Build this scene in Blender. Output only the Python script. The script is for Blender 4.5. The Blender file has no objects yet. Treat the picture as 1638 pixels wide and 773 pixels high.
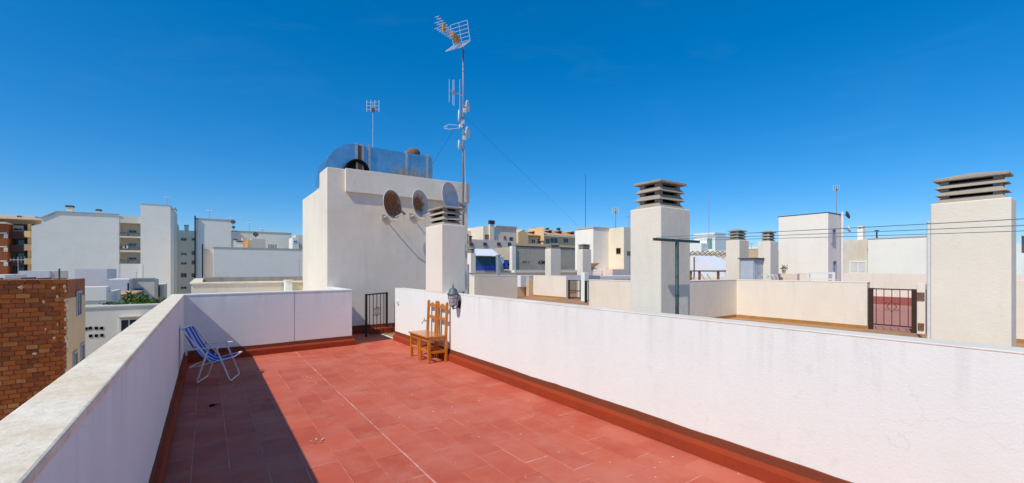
import bpy, bmesh, math, random
from mathutils import Vector, Matrix
random.seed(7)
SC = bpy.context.scene
COL = SC.collection

# ------------------------------------------------------------------ camera
FPX, CXP, HZ, HC = 700.0, 819.0, 430.0, 1.6     # focal length, centre column, horizon row (photo pixels), eye height (m)
A = math.atan(488 / FPX); SA, CA = math.sin(A), math.cos(A)
cam = bpy.data.cameras.new('camera'); camo = bpy.data.objects.new('camera', cam); COL.objects.link(camo)
camo.location = (0, 0, HC); camo.rotation_euler = (math.pi/2, 0, -A)
cam.sensor_width = 36; cam.lens = 36*FPX/1638; cam.shift_y = (HZ-386.5)/1638
cam.clip_start = 0.05; cam.clip_end = 5000
SC.camera = camo

# ------------------------------------------------------------------ sky, sun, exposure
SUN = Vector((1.0, 0.29, -1.166)).normalized()       # direction the light travels
world = bpy.data.worlds.new('World'); SC.world = world; world.use_nodes = True
wn = world.node_tree.nodes; wl = world.node_tree.links
for n in list(wn): wn.remove(n)
wo = wn.new('ShaderNodeOutputWorld'); wb = wn.new('ShaderNodeBackground'); ws = wn.new('ShaderNodeTexSky')
wh = wn.new('ShaderNodeHueSaturation')
ws.sky_type = 'NISHITA'; ws.sun_disc = False
ws.sun_elevation = math.asin(-SUN.z); ws.sun_rotation = math.atan2(-SUN.x, -SUN.y)
ws.altitude = 1200; ws.air_density = 1.0; ws.dust_density = 1.0; ws.ozone_density = 10.0
wh.inputs['Saturation'].default_value = 1.41; wh.inputs['Value'].default_value = 1.0
wg = wn.new('ShaderNodeGamma'); wg.inputs['Gamma'].default_value = 0.75
wl.new(ws.outputs[0], wg.inputs['Color']); wl.new(wg.outputs[0], wh.inputs['Color']); # very thin cirrus, everywhere in the sky
wt = wn.new('ShaderNodeTexCoord'); wm = wn.new('ShaderNodeMapping'); wm.inputs['Scale'].default_value = (2.2, 3.0, 9.0); wm.inputs['Rotation'].default_value = (.25, .15, .4)
wz = wn.new('ShaderNodeTexNoise'); wz.inputs['Scale'].default_value = 1.6; wz.inputs['Detail'].default_value = 9; wz.inputs['Roughness'].default_value = .62; wz.inputs['Distortion'].default_value = .6
wr = wn.new('ShaderNodeMapRange'); wr.inputs['From Min'].default_value = .54; wr.inputs['From Max'].default_value = .85; wr.inputs['To Max'].default_value = .022
wx = wn.new('ShaderNodeMix'); wx.data_type = 'RGBA'
wl.new(wt.outputs['Generated'], wm.inputs['Vector']); wl.new(wm.outputs[0], wz.inputs['Vector']); wl.new(wz.outputs['Fac'], wr.inputs['Value']); wl.new(wr.outputs[0], wx.inputs[0])
wl.new(wh.outputs[0], wx.inputs[6]); wx.inputs[7].default_value = (2.6, 3.3, 4.2, 1)
wl.new(wx.outputs[2], wb.inputs['Color']); wl.new(wb.outputs[0], wo.inputs['Surface'])
wb.inputs['Strength'].default_value = 0.13
sl = bpy.data.lights.new('sun', 'SUN'); so = bpy.data.objects.new('sun', sl); COL.objects.link(so)
sl.energy = 2.2; sl.angle = math.radians(0.53); sl.color = (1.0, 0.93, 0.80)
so.rotation_euler = SUN.to_track_quat('-Z', 'Y').to_euler(); so.location = (-20, 0, 30)
vs = SC.view_settings
vs.view_transform = 'Standard'; vs.look = 'None'; vs.exposure = 0.74; vs.gamma = 1.0; vs.use_curve_mapping = False

# photo pixel -> metres, for a vertical plane of known place
def X(u, y): return y*math.tan(A + math.atan((u-CXP)/FPX))
def Y(u, x): return x/math.tan(A + math.atan((u-CXP)/FPX))
def Z(v, x, y): return HC + (HZ-v)/FPX*(x*SA + y*CA)
def ZU(u, v, y): return Z(v, X(u, y), y)

# ------------------------------------------------------------------ materials
MATS = {}
def nodes_of(name):
    m = bpy.data.materials.new(name); m.use_nodes = True
    nt = m.node_tree; b = nt.nodes['Principled BSDF']
    return m, nt, b
def N(nt, t, **k):
    n = nt.nodes.new(t)
    for a, v in k.items():
        if a in n.inputs: n.inputs[a].default_value = v
        else: setattr(n, a, v)
    return n
def mixc(nt, fac, a, b, mode='MIX'):
    n = nt.nodes.new('ShaderNodeMix'); n.data_type = 'RGBA'; n.blend_type = mode
    for s, v in (('Factor', fac), ('A', a), ('B', b)):
        sock = [i for i in n.inputs if i.name == s and (i.type == 'VALUE' if s == 'Factor' else i.type == 'RGBA')][0]
        if isinstance(v, (int, float)): sock.default_value = v
        elif isinstance(v, (tuple, list)): sock.default_value = (*v, 1) if len(v) == 3 else v
        else: nt.links.new(v, sock)
    return [o for o in n.outputs if o.type == 'RGBA'][0]
def noise(nt, scale, detail=4, rough=.6, vec=None, stretch=None):
    g = N(nt, 'ShaderNodeNewGeometry')
    out = g.outputs['Position']
    if stretch:
        mp = N(nt, 'ShaderNodeMapping'); mp.inputs['Scale'].default_value = stretch
        nt.links.new(out, mp.inputs['Vector']); out = mp.outputs[0]
    n = N(nt, 'ShaderNodeTexNoise'); n.inputs['Scale'].default_value = scale; n.inputs['Detail'].default_value = detail
    n.inputs['Roughness'].default_value = rough
    nt.links.new(out, n.inputs['Vector'])
    return n.outputs['Fac']
def ramp(nt, fac, lo, hi):
    r = N(nt, 'ShaderNodeMapRange'); r.clamp = True
    nt.links.new(fac, r.inputs['Value']); r.inputs['From Min'].default_value = lo; r.inputs['From Max'].default_value = hi
    return r.outputs[0]
def mult(nt, a, k):
    m = N(nt, 'ShaderNodeMath', operation='MULTIPLY'); nt.links.new(a, m.inputs[0])
    if isinstance(k, (int, float)): m.inputs[1].default_value = k
    else: nt.links.new(k, m.inputs[1])
    return m.outputs[0]
def bump(nt, b, fac, strength, dist):
    n = N(nt, 'ShaderNodeBump'); n.inputs['Strength'].default_value = strength; n.inputs['Distance'].default_value = dist
    nt.links.new(fac, n.inputs['Height']); nt.links.new(n.outputs[0], b.inputs['Normal'])
    return n
def plaster(name, base, stain=None, amount=.5, bstr=.5, fine=45, streak=.35, cracks=0, drip=0):
    m, nt, b = nodes_of(name)
    stain = stain or tuple(c*.8 for c in base)
    big = ramp(nt, noise(nt, .9, 6, .65), .42, .75)
    c1 = mixc(nt, mult(nt, big, amount), base, stain)
    st = ramp(nt, noise(nt, 1.0, 5, .7, stretch=(3.2, 3.2, .35)), .52, .78)
    c2 = mixc(nt, mult(nt, st, streak), c1, tuple(c*.72 for c in stain))
    sp = ramp(nt, noise(nt, 14, 3, .5), .60, .76)
    c3 = mixc(nt, mult(nt, sp, .18*amount), c2, tuple(c*.6 for c in stain))
    pt = ramp(nt, noise(nt, .45, 3, .5), .45, .62)                 # broad repainted patches
    c3 = mixc(nt, mult(nt, pt, .5*amount), c3, tuple(min(1, c*1.05) for c in base))
    if cracks:
        vo = N(nt, 'ShaderNodeTexVoronoi', feature='DISTANCE_TO_EDGE'); vo.inputs['Scale'].default_value = .8
        g2 = N(nt, 'ShaderNodeNewGeometry'); nd = N(nt, 'ShaderNodeTexNoise'); nd.inputs['Scale'].default_value = 3; nd.inputs['Detail'].default_value = 6
        nt.links.new(g2.outputs['Position'], nd.inputs['Vector'])
        va = N(nt, 'ShaderNodeVectorMath', operation='MULTIPLY_ADD'); nt.links.new(nd.outputs['Color'], va.inputs[0]); va.inputs[1].default_value = (.5, .5, .5); nt.links.new(g2.outputs['Position'], va.inputs[2])
        nt.links.new(va.outputs[0], vo.inputs['Vector'])
        ck = ramp(nt, vo.outputs['Distance'], .0035, .0008)
        gate_ = ramp(nt, noise(nt, .9, 2, .5), .56, .66)
        c3 = mixc(nt, mult(nt, mult(nt, ck, gate_), .16*cracks), c3, tuple(c*.45 for c in stain))
    if drip:
        g3 = N(nt, 'ShaderNodeNewGeometry'); sz = N(nt, 'ShaderNodeSeparateXYZ'); nt.links.new(g3.outputs['Position'], sz.inputs[0])
        top = ramp(nt, sz.outputs['Z'], drip-.55, drip)
        dn = ramp(nt, noise(nt, 1.0, 4, .65, stretch=(7, 7, .5)), .50, .72)
        c3 = mixc(nt, mult(nt, mult(nt, top, dn), .30), c3, tuple(c*.62 for c in stain))
    nt.links.new(c3, b.inputs['Base Color'])
    b.inputs['Roughness'].default_value = .9; b.inputs['Specular IOR Level'].default_value = .15
    f = noise(nt, fine, 5, .65); f2 = noise(nt, 5, 4, .6)
    ad = N(nt, 'ShaderNodeMath', operation='MULTIPLY_ADD'); nt.links.new(f2, ad.inputs[0]); ad.inputs[1].default_value = 1.6; nt.links.new(f, ad.inputs[2])
    bump(nt, b, ad.outputs[0], bstr, .012)
    MATS[name] = m; return m
def plain(name, col, rough=.6, metal=0, var=.12, scale=6, bstr=0, spec=.4, rnd=0, bscale=40):
    m, nt, b = nodes_of(name)
    c = mixc(nt, ramp(nt, noise(nt, scale, 5, .6), .35, .7), tuple(min(1, k*(1+var)) for k in col), tuple(k*(1-var) for k in col))
    if rnd:
        oi = N(nt, 'ShaderNodeObjectInfo'); hs = N(nt, 'ShaderNodeHueSaturation')
        mr = N(nt, 'ShaderNodeMapRange'); nt.links.new(oi.outputs['Random'], mr.inputs['Value'])
        mr.inputs['To Min'].default_value = 1-rnd; mr.inputs['To Max'].default_value = 1+rnd
        nt.links.new(mr.outputs[0], hs.inputs['Value']); nt.links.new(c, hs.inputs['Color']); c = hs.outputs[0]
    nt.links.new(c, b.inputs['Base Color'])
    b.inputs['Roughness'].default_value = rough; b.inputs['Metallic'].default_value = metal
    b.inputs['Specular IOR Level'].default_value = spec
    if bstr: bump(nt, b, noise(nt, bscale, 4, .6), bstr, .01)
    MATS[name] = m; return m
M_WHITE = plaster('white_plaster', (.83, .855, .79), (.74, .76, .70), .7, .20, 80, .10, 1, 1.15)
M_CREAM = plaster('cream_plaster', (.83, .755, .625), (.72, .635, .505), .8, .28, 50, .30, 1)
M_CREAMW = plaster('warm_cream_plaster', (.74, .66, .53), (.60, .47, .33), .7, .5, 30, .5)
M_NEIGH = plaster('pale_plaster', (.81, .74, .62), (.71, .63, .52), .8, .3, 30, .35, 1)
M_FARW = plaster('far_white_plaster', (.89, .835, .73), (.79, .73, .62), .7, .3, 8, .18)
M_FARW2 = plaster('far_warm_plaster', (.83, .72, .55), (.72, .60, .44), .7, .3, 8, .25)
M_OCHRE = plaster('ochre_plaster', (.80, .54, .28), (.68, .44, .21), .5, .3, 8)
M_YELL = plaster('yellow_ochre_plaster', (.52, .33, .08), (.42, .25, .05), .5, .3, 8)
M_PINK = plaster('pinkish_plaster', (.80, .66, .54), (.62, .50, .44), .5, .3, 8)
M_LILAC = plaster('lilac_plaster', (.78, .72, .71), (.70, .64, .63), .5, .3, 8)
M_CONC = plaster('grey_concrete', (.55, .46, .36), (.40, .33, .26), .9, .5, 12, .7)
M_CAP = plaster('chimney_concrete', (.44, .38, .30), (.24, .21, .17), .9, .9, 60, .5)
M_BEIGE = plaster('beige_render', (.62, .47, .31), (.46, .34, .22), .7, .5, 20, .6)
M_REDW = plaster('red_painted_wall', (.36, .11, .095), (.30, .09, .08), .5, .2, 20)
M_REDF = plaster('faded_red_roof_paint', (.50, .23, .18), (.42, .18, .14), .7, .2, 20)
M_RUSTB = plain('rust_brown', (.20, .09, .045), .8, 0, .3, 12)
M_BROWNRED = plain('brown_red_render', (.30, .085, .03), .85, 0, .15, 3)
M_BROWN = plain('dark_brown', (.06, .028, .022), .8, 0, .2, 3)
M_IRON = plain('black_iron', (.018, .017, .02), .5, .3, .3, 25)
M_BIRON = plain('brown_iron', (.055, .03, .02), .6, .3, .3, 25)
M_GALV = plain('galvanised_metal', (.46, .47, .48), .45, .7, .2, 20)
M_MAST = plain('weathered_mast_steel', (.24, .25, .27), .55, .5, .25, 9)
M_ALU = plain('white_painted_tube', (.72, .71, .69), .4, .1, .1, 30)
M_WHT = plain('white_enamel', (.78, .78, .77), .4, 0, .06, 15)
M_PLW = plain('white_plastic', (.72, .71, .68), .5, 0, .08, 15)
M_ORANGE = plain('orange_plastic', (.62, .26, .04), .5, 0, .12, 40)
M_GREEN = plain('green_painted_steel', (.032, .075, .075), .55, .2, .25, 20)
M_GRNW = plain('green_wire', (.10, .19, .20), .6, 0, .1, 10)
M_DARKW = plain('dark_cable', (.03, .03, .035), .7, 0, .1, 10)
M_GLASS = plain('dark_window_glass', (.035, .045, .055), .12, 0, .4, 1.0, spec=.6)
M_BLUEG = plain('blue_glass', (.05, .20, .34), .15, 0, .3, 1.0, spec=.6)
M_BLIND = plain('roller_blind', (.66, .64, .60), .7, 0, .08, 4)
M_BLACK = plain('black_opening', (.012, .012, .013), .9, 0, .1, 4, spec=.05)
M_BLUE = plain('blue_paint', (.035, .09, .42), .5, 0, .15, 4)
M_TEAL = plain('green_blue_netting', (.02, .085, .14), .8, 0, .35, 5)
M_AWN = plain('white_awning', (.74, .76, .80), .8, 0, .04, 3)
M_CANV = plain('grey_blue_panel', (.33, .36, .46), .6, .1, .1, 4)
M_LCAB = plain('grey_cabinet_metal', (.50, .55, .60), .5, .3, .06, 5)
M_ROOFT = plain('terracotta_roof', (.58, .34, .17), .85, 0, .25, 2.5, bstr=.3, bscale=10)
M_DGREY = plain('dark_grey', (.075, .07, .075), .8, 0, .2, 6)
M_NOTCH = plain('mortar_crumb', (.46, .31, .20), .95, 0, .25, 30, bstr=.8)
M_SKIRT = plaster('red_skirting_paint', (.34, .052, .018), (.23, .045, .024), 1.0, .35, 60, .5)
M_SKIRT2 = plaster('brown_red_skirting_paint', (.21, .058, .028), (.17, .045, .022), .8, .35, 60, .25)
M_GROUND = plain('street_ground', (.30, .27, .23), .95, 0, .2, .3)
M_WIRED = plain('dry_grass', (.36, .28, .18), .9, 0, .25, 8)
M_LEAF = plain('leaf_green', (.10, .19, .03), .7, 0, .35, 4, rnd=.2)
M_BARK = plain('bark', (.09, .06, .04), .9, 0, .2, 8)

def tile_mat():
    m, nt, b = nodes_of('red_painted_tile')
    oi = N(nt, 'ShaderNodeObjectInfo')
    c = mixc(nt, mult(nt, oi.outputs['Random'], .85), (.50, .088, .045), (.60, .130, .070))
    wear = ramp(nt, noise(nt, 2.2, 7, .7), .46, .74)
    c = mixc(nt, mult(nt, wear, .70), c, (.62, .215, .145))
    wv = ramp(nt, noise(nt, .7, 5, .6), .48, .68)
    c = mixc(nt, mult(nt, wv, .55), c, (.63, .195, .130))
    sc = ramp(nt, noise(nt, 2.0, 6, .75, stretch=(14, 2.2, 1)), .62, .80)
    c = mixc(nt, mult(nt, sc, .60), c, (.66, .32, .25))
    dk = ramp(nt, noise(nt, 5.0, 5, .7), .60, .80)
    c = mixc(nt, mult(nt, dk, .30), c, (.30, .085, .065))
    spk = ramp(nt, noise(nt, 70, 2, .5), .70, .78)
    c = mixc(nt, mult(nt, spk, .30), c, (.60, .38, .32))
    nt.links.new(c, b.inputs['Base Color'])
    r = ramp(nt, noise(nt, 3.0, 4, .6), .3, .7)
    mr = N(nt, 'ShaderNodeMapRange'); nt.links.new(r, mr.inputs['Value']); mr.inputs['To Min'].default_value = .55; mr.inputs['To Max'].default_value = .8
    nt.links.new(mr.outputs[0], b.inputs['Roughness']); b.inputs['Specular IOR Level'].default_value = .3
    bump(nt, b, noise(nt, 35, 5, .6), .25, .006)
    return m
M_TILE = tile_mat()
def joint_mat():
    m, nt, b = nodes_of('worn_tile_joint')
    f = ramp(nt, noise(nt, 1.5, 6, .8), .45, .64)
    c = mixc(nt, f, (.52, .17, .12), (.82, .50, .42))
    nt.links.new(c, b.inputs['Base Color']); b.inputs['Roughness'].default_value = .9
    bump(nt, b, noise(nt, 60, 4, .6), .4, .006)
    return m
M_JOINT = joint_mat()
def coping_mat():
    m, nt, b = nodes_of('stained_cream_coping')
    c = mixc(nt, ramp(nt, noise(nt, 5, 7, .75), .38, .68), (.93, .83, .67), (.78, .63, .43))
    c = mixc(nt, mult(nt, ramp(nt, noise(nt, 30, 5, .7), .50, .68), .5), c, (.58, .46, .30))
    c = mixc(nt, mult(nt, ramp(nt, noise(nt, 2.2, 4, .6), .58, .72), .4), c, (.60, .44, .27))
    nt.links.new(c, b.inputs['Base Color']); b.inputs['Roughness'].default_value = .95; b.inputs['Specular IOR Level'].default_value = .1
    bump(nt, b, noise(nt, 70, 6, .7), .4, .010)
    return m
M_COPE = coping_mat()
def nfloor_mat():
    m, nt, b = nodes_of('orange_tile_floor')
    g = N(nt, 'ShaderNodeNewGeometry'); br = N(nt, 'ShaderNodeTexBrick')
    nt.links.new(g.outputs['Position'], br.inputs['Vector'])
    br.inputs['Scale'].default_value = 1.0; br.inputs['Brick Width'].default_value = .28; br.inputs['Row Height'].default_value = .14
    br.inputs['Mortar Size'].default_value = .006
    br.inputs['Color1'].default_value = (.40, .19, .075, 1); br.inputs['Color2'].default_value = (.46, .24, .11, 1); br.inputs['Mortar'].default_value = (.34, .20, .11, 1)
    c = mixc(nt, mult(nt, ramp(nt, noise(nt, 1.2, 6, .7), .42, .7), .5), br.outputs['Color'], (.48, .30, .17))
    nt.links.new(c, b.inputs['Base Color']); b.inputs['Roughness'].default_value = .85
    return m
M_NFLOOR = nfloor_mat()
def brick_mat():
    m, nt, b = nodes_of('hollow_brick')
    oi = N(nt, 'ShaderNodeObjectInfo')
    cr = N(nt, 'ShaderNodeValToRGB'); nt.links.new(oi.outputs['Random'], cr.inputs[0])
    e = cr.color_ramp.elements; e[0].color = (.20, .055, .028, 1); e[1].color = (.46, .18, .065, 1)
    for p, cc in ((.15, (.28, .070, .022, 1)), (.5, (.36, .088, .022, 1)), (.85, (.40, .115, .028, 1))):
        k = e.new(p); k.color = cc
    c = mixc(nt, mult(nt, ramp(nt, noise(nt, 9, 6, .7), .4, .7), .45), cr.outputs[0], (.22, .08, .035))
    nt.links.new(c, b.inputs['Base Color']); b.inputs['Roughness'].default_value = .92; b.inputs['Specular IOR Level'].default_value = .15
    bump(nt, b, noise(nt, 50, 5, .6), .6, .01)
    return m
M_BRICK = brick_mat()
M_MORTAR = plain('brick_mortar', (.40, .27, .18), .95, 0, .35, 10, bstr=.8)
def wood_mat():
    m, nt, b = nodes_of('varnished_pine')
    f = noise(nt, 6, 6, .65, stretch=(9, 9, 1.3))
    c = mixc(nt, ramp(nt, f, .35, .7), (.60, .215, .018), (.42, .13, .010))
    nt.links.new(c, b.inputs['Base Color']); b.inputs['Roughness'].default_value = .22; b.inputs['Specular IOR Level'].default_value = .5
    b.inputs['Coat Weight'].default_value = .25; b.inputs['Coat Roughness'].default_value = .12
    return m
M_WOOD = wood_mat()
def duct_mat():
    m, nt, b = nodes_of('galvanised_duct')
    c = mixc(nt, ramp(nt, noise(nt, 3, 6, .7), .3, .7), (.30, .56, .72), (.18, .36, .50))  # blue of the reflected sky is put into the metal's base colour
    nt.links.new(c, b.inputs['Base Color']); b.inputs['Metallic'].default_value = .85
    r = N(nt, 'ShaderNodeMapRange'); nt.links.new(noise(nt, 4, 5, .7), r.inputs['Value']); r.inputs['To Min'].default_value = .22; r.inputs['To Max'].default_value = .5
    nt.links.new(r.outputs[0], b.inputs['Roughness']); bump(nt, b, noise(nt, 2.5, 3, .5), .3, .03)
    return m
M_DUCT = duct_mat()
def rust_dish(name, amt, lo):
    m, nt, b = nodes_of(name)
    tc = N(nt, 'ShaderNodeTexCoord'); sp = N(nt, 'ShaderNodeSeparateXYZ'); nt.links.new(tc.outputs['Object'], sp.inputs[0])
    ln = N(nt, 'ShaderNodeVectorMath', operation='LENGTH'); nt.links.new(tc.outputs['Object'], ln.inputs[0])
    nz = noise(nt, 9, 6, .75)
    s1 = N(nt, 'ShaderNodeMath', operation='MULTIPLY_ADD'); nt.links.new(ln.outputs['Value'], s1.inputs[0]); s1.inputs[1].default_value = -1.7; nt.links.new(nz, s1.inputs[2])
    f = ramp(nt, s1.outputs[0], lo, lo+.22)
    n2 = ramp(nt, noise(nt, 16, 5, .7), .35, .65)
    rc = mixc(nt, n2, (.36, .14, .03), (.14, .042, .018))
    c = mixc(nt, mult(nt, f, amt), (.55, .53, .50), rc)
    nt.links.new(c, b.inputs['Base Color']); b.inputs['Roughness'].default_value = .65
    return m
M_DISH1 = rust_dish('rusty_dish_face', 1.0, -.22)
M_DISH2 = rust_dish('part_rusty_dish_face', 1.0, .02)
M_DISH3 = plain('grey_dish_face', (.50, .53, .56), .6, 0, .1, 5)
def fabric_mat():
    m, nt, b = nodes_of('striped_canvas')
    a = N(nt, 'ShaderNodeAttribute', attribute_name='stripe')
    cr = N(nt, 'ShaderNodeValToRGB'); nt.links.new(a.outputs['Fac'], cr.inputs[0]); cr.color_ramp.interpolation = 'CONSTANT'
    e = cr.color_ramp.elements
    blue, pale, mid = (.02, .055, .34, 1), (.50, .56, .70, 1), (.10, .20, .52, 1)
    seq = [blue, pale, blue, mid, pale, mid, blue, pale, blue]
    e[0].position = 0; e[0].color = blue; e[1].position = .16; e[1].color = pale
    for p, c in ((.24, blue), (.36, mid), (.44, pale), (.54, mid), (.62, blue), (.76, pale), (.84, blue)):
        k = e.new(p); k.color = c
    nt.links.new(cr.outputs[0], b.inputs['Base Color']); b.inputs['Roughness'].default_value = .85
    bump(nt, b, noise(nt, 200, 2, .5), .2, .003)
    return m
M_FABRIC = fabric_mat()
def lens_glass():
    m, nt, b = nodes_of('pebbled_lamp_glass')
    c = mixc(nt, ramp(nt, noise(nt, 60, 4, .6), .35, .65), (.85, .78, .72), (.62, .55, .50))
    nt.links.new(c, b.inputs['Base Color']); b.inputs['Roughness'].default_value = .25; b.inputs['Transmission Weight'].default_value = .25
    bump(nt, b, noise(nt, 90, 3, .5), .5, .01)
    return m
M_LAMPG = lens_glass()
M_PEWTER = plain('weathered_pewter', (.13, .15, .165), .55, .3, .25, 40)

# ------------------------------------------------------------------ mesh helpers
class MB:
    def __init__(s): s.v = []; s.f = []
    def add(s, vs, fs):
        o = len(s.v); s.v += [Vector(p) for p in vs]; s.f += [tuple(i+o for i in f) for f in fs]; return s
    def box(s, x0, y0, z0, x1, y1, z1):
        if x0 > x1: x0, x1 = x1, x0
        if y0 > y1: y0, y1 = y1, y0
        if z0 > z1: z0, z1 = z1, z0
        return s.hexa([(x0,y0,z0),(x1,y0,z0),(x1,y1,z0),(x0,y1,z0)], [(x0,y0,z1),(x1,y0,z1),(x1,y1,z1),(x0,y1,z1)])
    def hexa(s, b, t):
        n = len(b)
        return s.add(list(b)+list(t), [tuple(range(n-1,-1,-1)), tuple(range(n,2*n))] + [(i,(i+1)%n,(i+1)%n+n,i+n) for i in range(n)])
    def prism(s, poly, z0, z1):                    # poly counter-clockwise in xy
        return s.hexa([(x,y,z0) for x,y in poly], [(x,y,z1) for x,y in poly])
    def prism_y(s, poly, y0, y1):                  # poly in xz, counter-clockwise seen from -y
        return s.hexa([(x,y1,z) for x,z in poly][::-1], [(x,y0,z) for x,z in poly][::-1]) if False else \
               s.add([(x,y0,z) for x,z in poly]+[(x,y1,z) for x,z in poly],
                     [tuple(range(len(poly))), tuple(range(2*len(poly)-1, len(poly)-1, -1))] +
                     [(i+len(poly), (i+1)%len(poly)+len(poly), (i+1)%len(poly), i) for i in range(len(poly))])
    def prism_x(s, poly, x0, x1):                  # poly in yz
        n = len(poly)
        return s.add([(x0,y,z) for y,z in poly]+[(x1,y,z) for y,z in poly],
                     [tuple(range(n-1,-1,-1)), tuple(range(n, 2*n))] + [(i,(i+1)%n,(i+1)%n+n,i+n) for i in range(n)])
    def beam(s, p0, p1, w, h, up=(0,0,1)):
        p0, p1 = Vector(p0), Vector(p1); d = (p1-p0).normalized(); up = Vector(up)
        if abs(d.dot(up)) > .99: up = Vector((1,0,0))
        sx = d.cross(up).normalized()*w/2; sy = sx.cross(d).normalized()*h/2
        q = [(-1,-1),(1,-1),(1,1),(-1,1)]
        return s.hexa([p0+a*sx+b*sy for a,b in q], [p1+a*sx+b*sy for a,b in q])
    def tube(s, pts, r, n=8, cap=True, closed=False):
        pts = [Vector(p) for p in pts]; rs = r if isinstance(r, (list, tuple)) else [r]*len(pts)
        o = len(s.v); prev = None; m = len(pts)
        for i, p in enumerate(pts):
            if closed: d = pts[(i+1)%m]-pts[i-1]
            else: d = (pts[min(i+1,m-1)]-pts[max(i-1,0)])
            d.normalize()
            if prev is None:
                a = Vector((0,0,1)) if abs(d.z) < .9 else Vector((1,0,0))
                u = d.cross(a).normalized()
            else:
                u = (prev - d*prev.dot(d)).normalized()
            prev = u; w = d.cross(u)
            for k in range(n):
                t = 2*math.pi*k/n; s.v.append(p + (u*math.cos(t)+w*math.sin(t))*rs[i])
        for i in range(m if closed else m-1):
            j = (i+1)%m
            for k in range(n):
                s.f.append((o+i*n+k, o+i*n+(k+1)%n, o+j*n+(k+1)%n, o+j*n+k))
        if cap and not closed:
            s.f.append(tuple(o+k for k in range(n-1,-1,-1))); s.f.append(tuple(o+(m-1)*n+k for k in range(n)))
        return s
    def lathe(s, prof, n=16, c=(0,0,0), cap=True):
        o = len(s.v); c = Vector(c)
        for r, z in prof:
            for k in range(n):
                t = 2*math.pi*k/n; s.v.append(c+Vector((r*math.cos(t), r*math.sin(t), z)))
        for i in range(len(prof)-1):
            for k in range(n):
                s.f.append((o+i*n+k, o+i*n+(k+1)%n, o+(i+1)*n+(k+1)%n, o+(i+1)*n+k))
        if cap:
            s.f.append(tuple(o+k for k in range(n-1,-1,-1))); s.f.append(tuple(o+(len(prof)-1)*n+k for k in range(n)))
        return s
    def xf(s, M): s.v = [M @ p for p in s.v]; return s
    def build(s, name, mat, parent=None, smooth=False, bevel=0, origin=None, keep=False):
        if origin is not None: c = Vector(origin)
        else:
            lo = Vector([min(p[i] for p in s.v) for i in range(3)]); hi = Vector([max(p[i] for p in s.v) for i in range(3)])
            c = Vector(((lo.x+hi.x)/2, (lo.y+hi.y)/2, lo.z))
        me = bpy.data.meshes.new(name); me.from_pydata([p-c for p in s.v], [], s.f); me.update()
        if not keep:
            bm = bmesh.new(); bm.from_mesh(me); bmesh.ops.recalc_face_normals(bm, faces=bm.faces); bm.to_mesh(me); bm.free()
        me.materials.append(mat)
        if smooth: me.polygons.foreach_set('use_smooth', [True]*len(me.polygons))
        o = bpy.data.objects.new(name, me); COL.objects.link(o)
        place(o, c, parent)
        if bevel:
            b = o.modifiers.new('bevel', 'BEVEL'); b.width = bevel; b.segments = 2; b.limit_method = 'ANGLE'; b.angle_limit = math.radians(40)
        return o
WL = {}
def place(o, c, parent):
    o.location = c - (WL[parent.name] if parent else Vector())
    o.parent = parent; WL[o.name] = Vector(c)
def tag(o, label, cat, group=None):
    o['label'] = label; o['category'] = cat
    if group: o['group'] = group
    return o
def thing(name, label, cat, loc, group=None):
    o = bpy.data.objects.new(name, None); COL.objects.link(o); o.empty_display_size = .2
    place(o, Vector(loc), None); return tag(o, label, cat, group)
def struct(o): o['kind'] = 'structure'; return o
def bx(x0, y0, z0, x1, y1, z1): return MB().box(x0, y0, z0, x1, y1, z1)

# ================================================================== SETTING
GZ = -14.0
struct(bx(-1500, -1500, GZ-.5, 1500, 1500, GZ).build('ground', M_GROUND))
XL, XLO, XW, ZT = -.315, -.484, 3.48, 1.166
XW2 = XW+.20
EY0, EY1, EX1 = 9.25, 9.47, 2.50           # end wall: left / right y, right end x
TY = 11.05                                  # lift tower face
def end_y(x): return EY0 + (x-XL)/(EX1-XL)*(EY1-EY0)

# roof decks: our building and the neighbours', one volume each
struct(bx(XLO+.002, -6, GZ, XW+.1, 22, -.012).build('building_block', M_CREAM))
struct(bx(XW+.1, -8, GZ, 14.6, 30, -.02).build('building_block', M_NEIGH))
nf = struct(bx(XW+.11, -7.9, -.02, 14.58, 22, 0).build('roof_floor', M_NFLOOR))
struct(bx(14.6, -10, GZ, 27, 16, -.05).build('building_block', M_NEIGH))
struct(bx(14.6, -9.9, -.05, 25.0, 7.0, -.004).build('roof_floor', M_REDF))
struct(bx(14.6, 7.0, -.05, 26.9, 15.9, -.004).build('roof_floor', M_NFLOOR))

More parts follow.
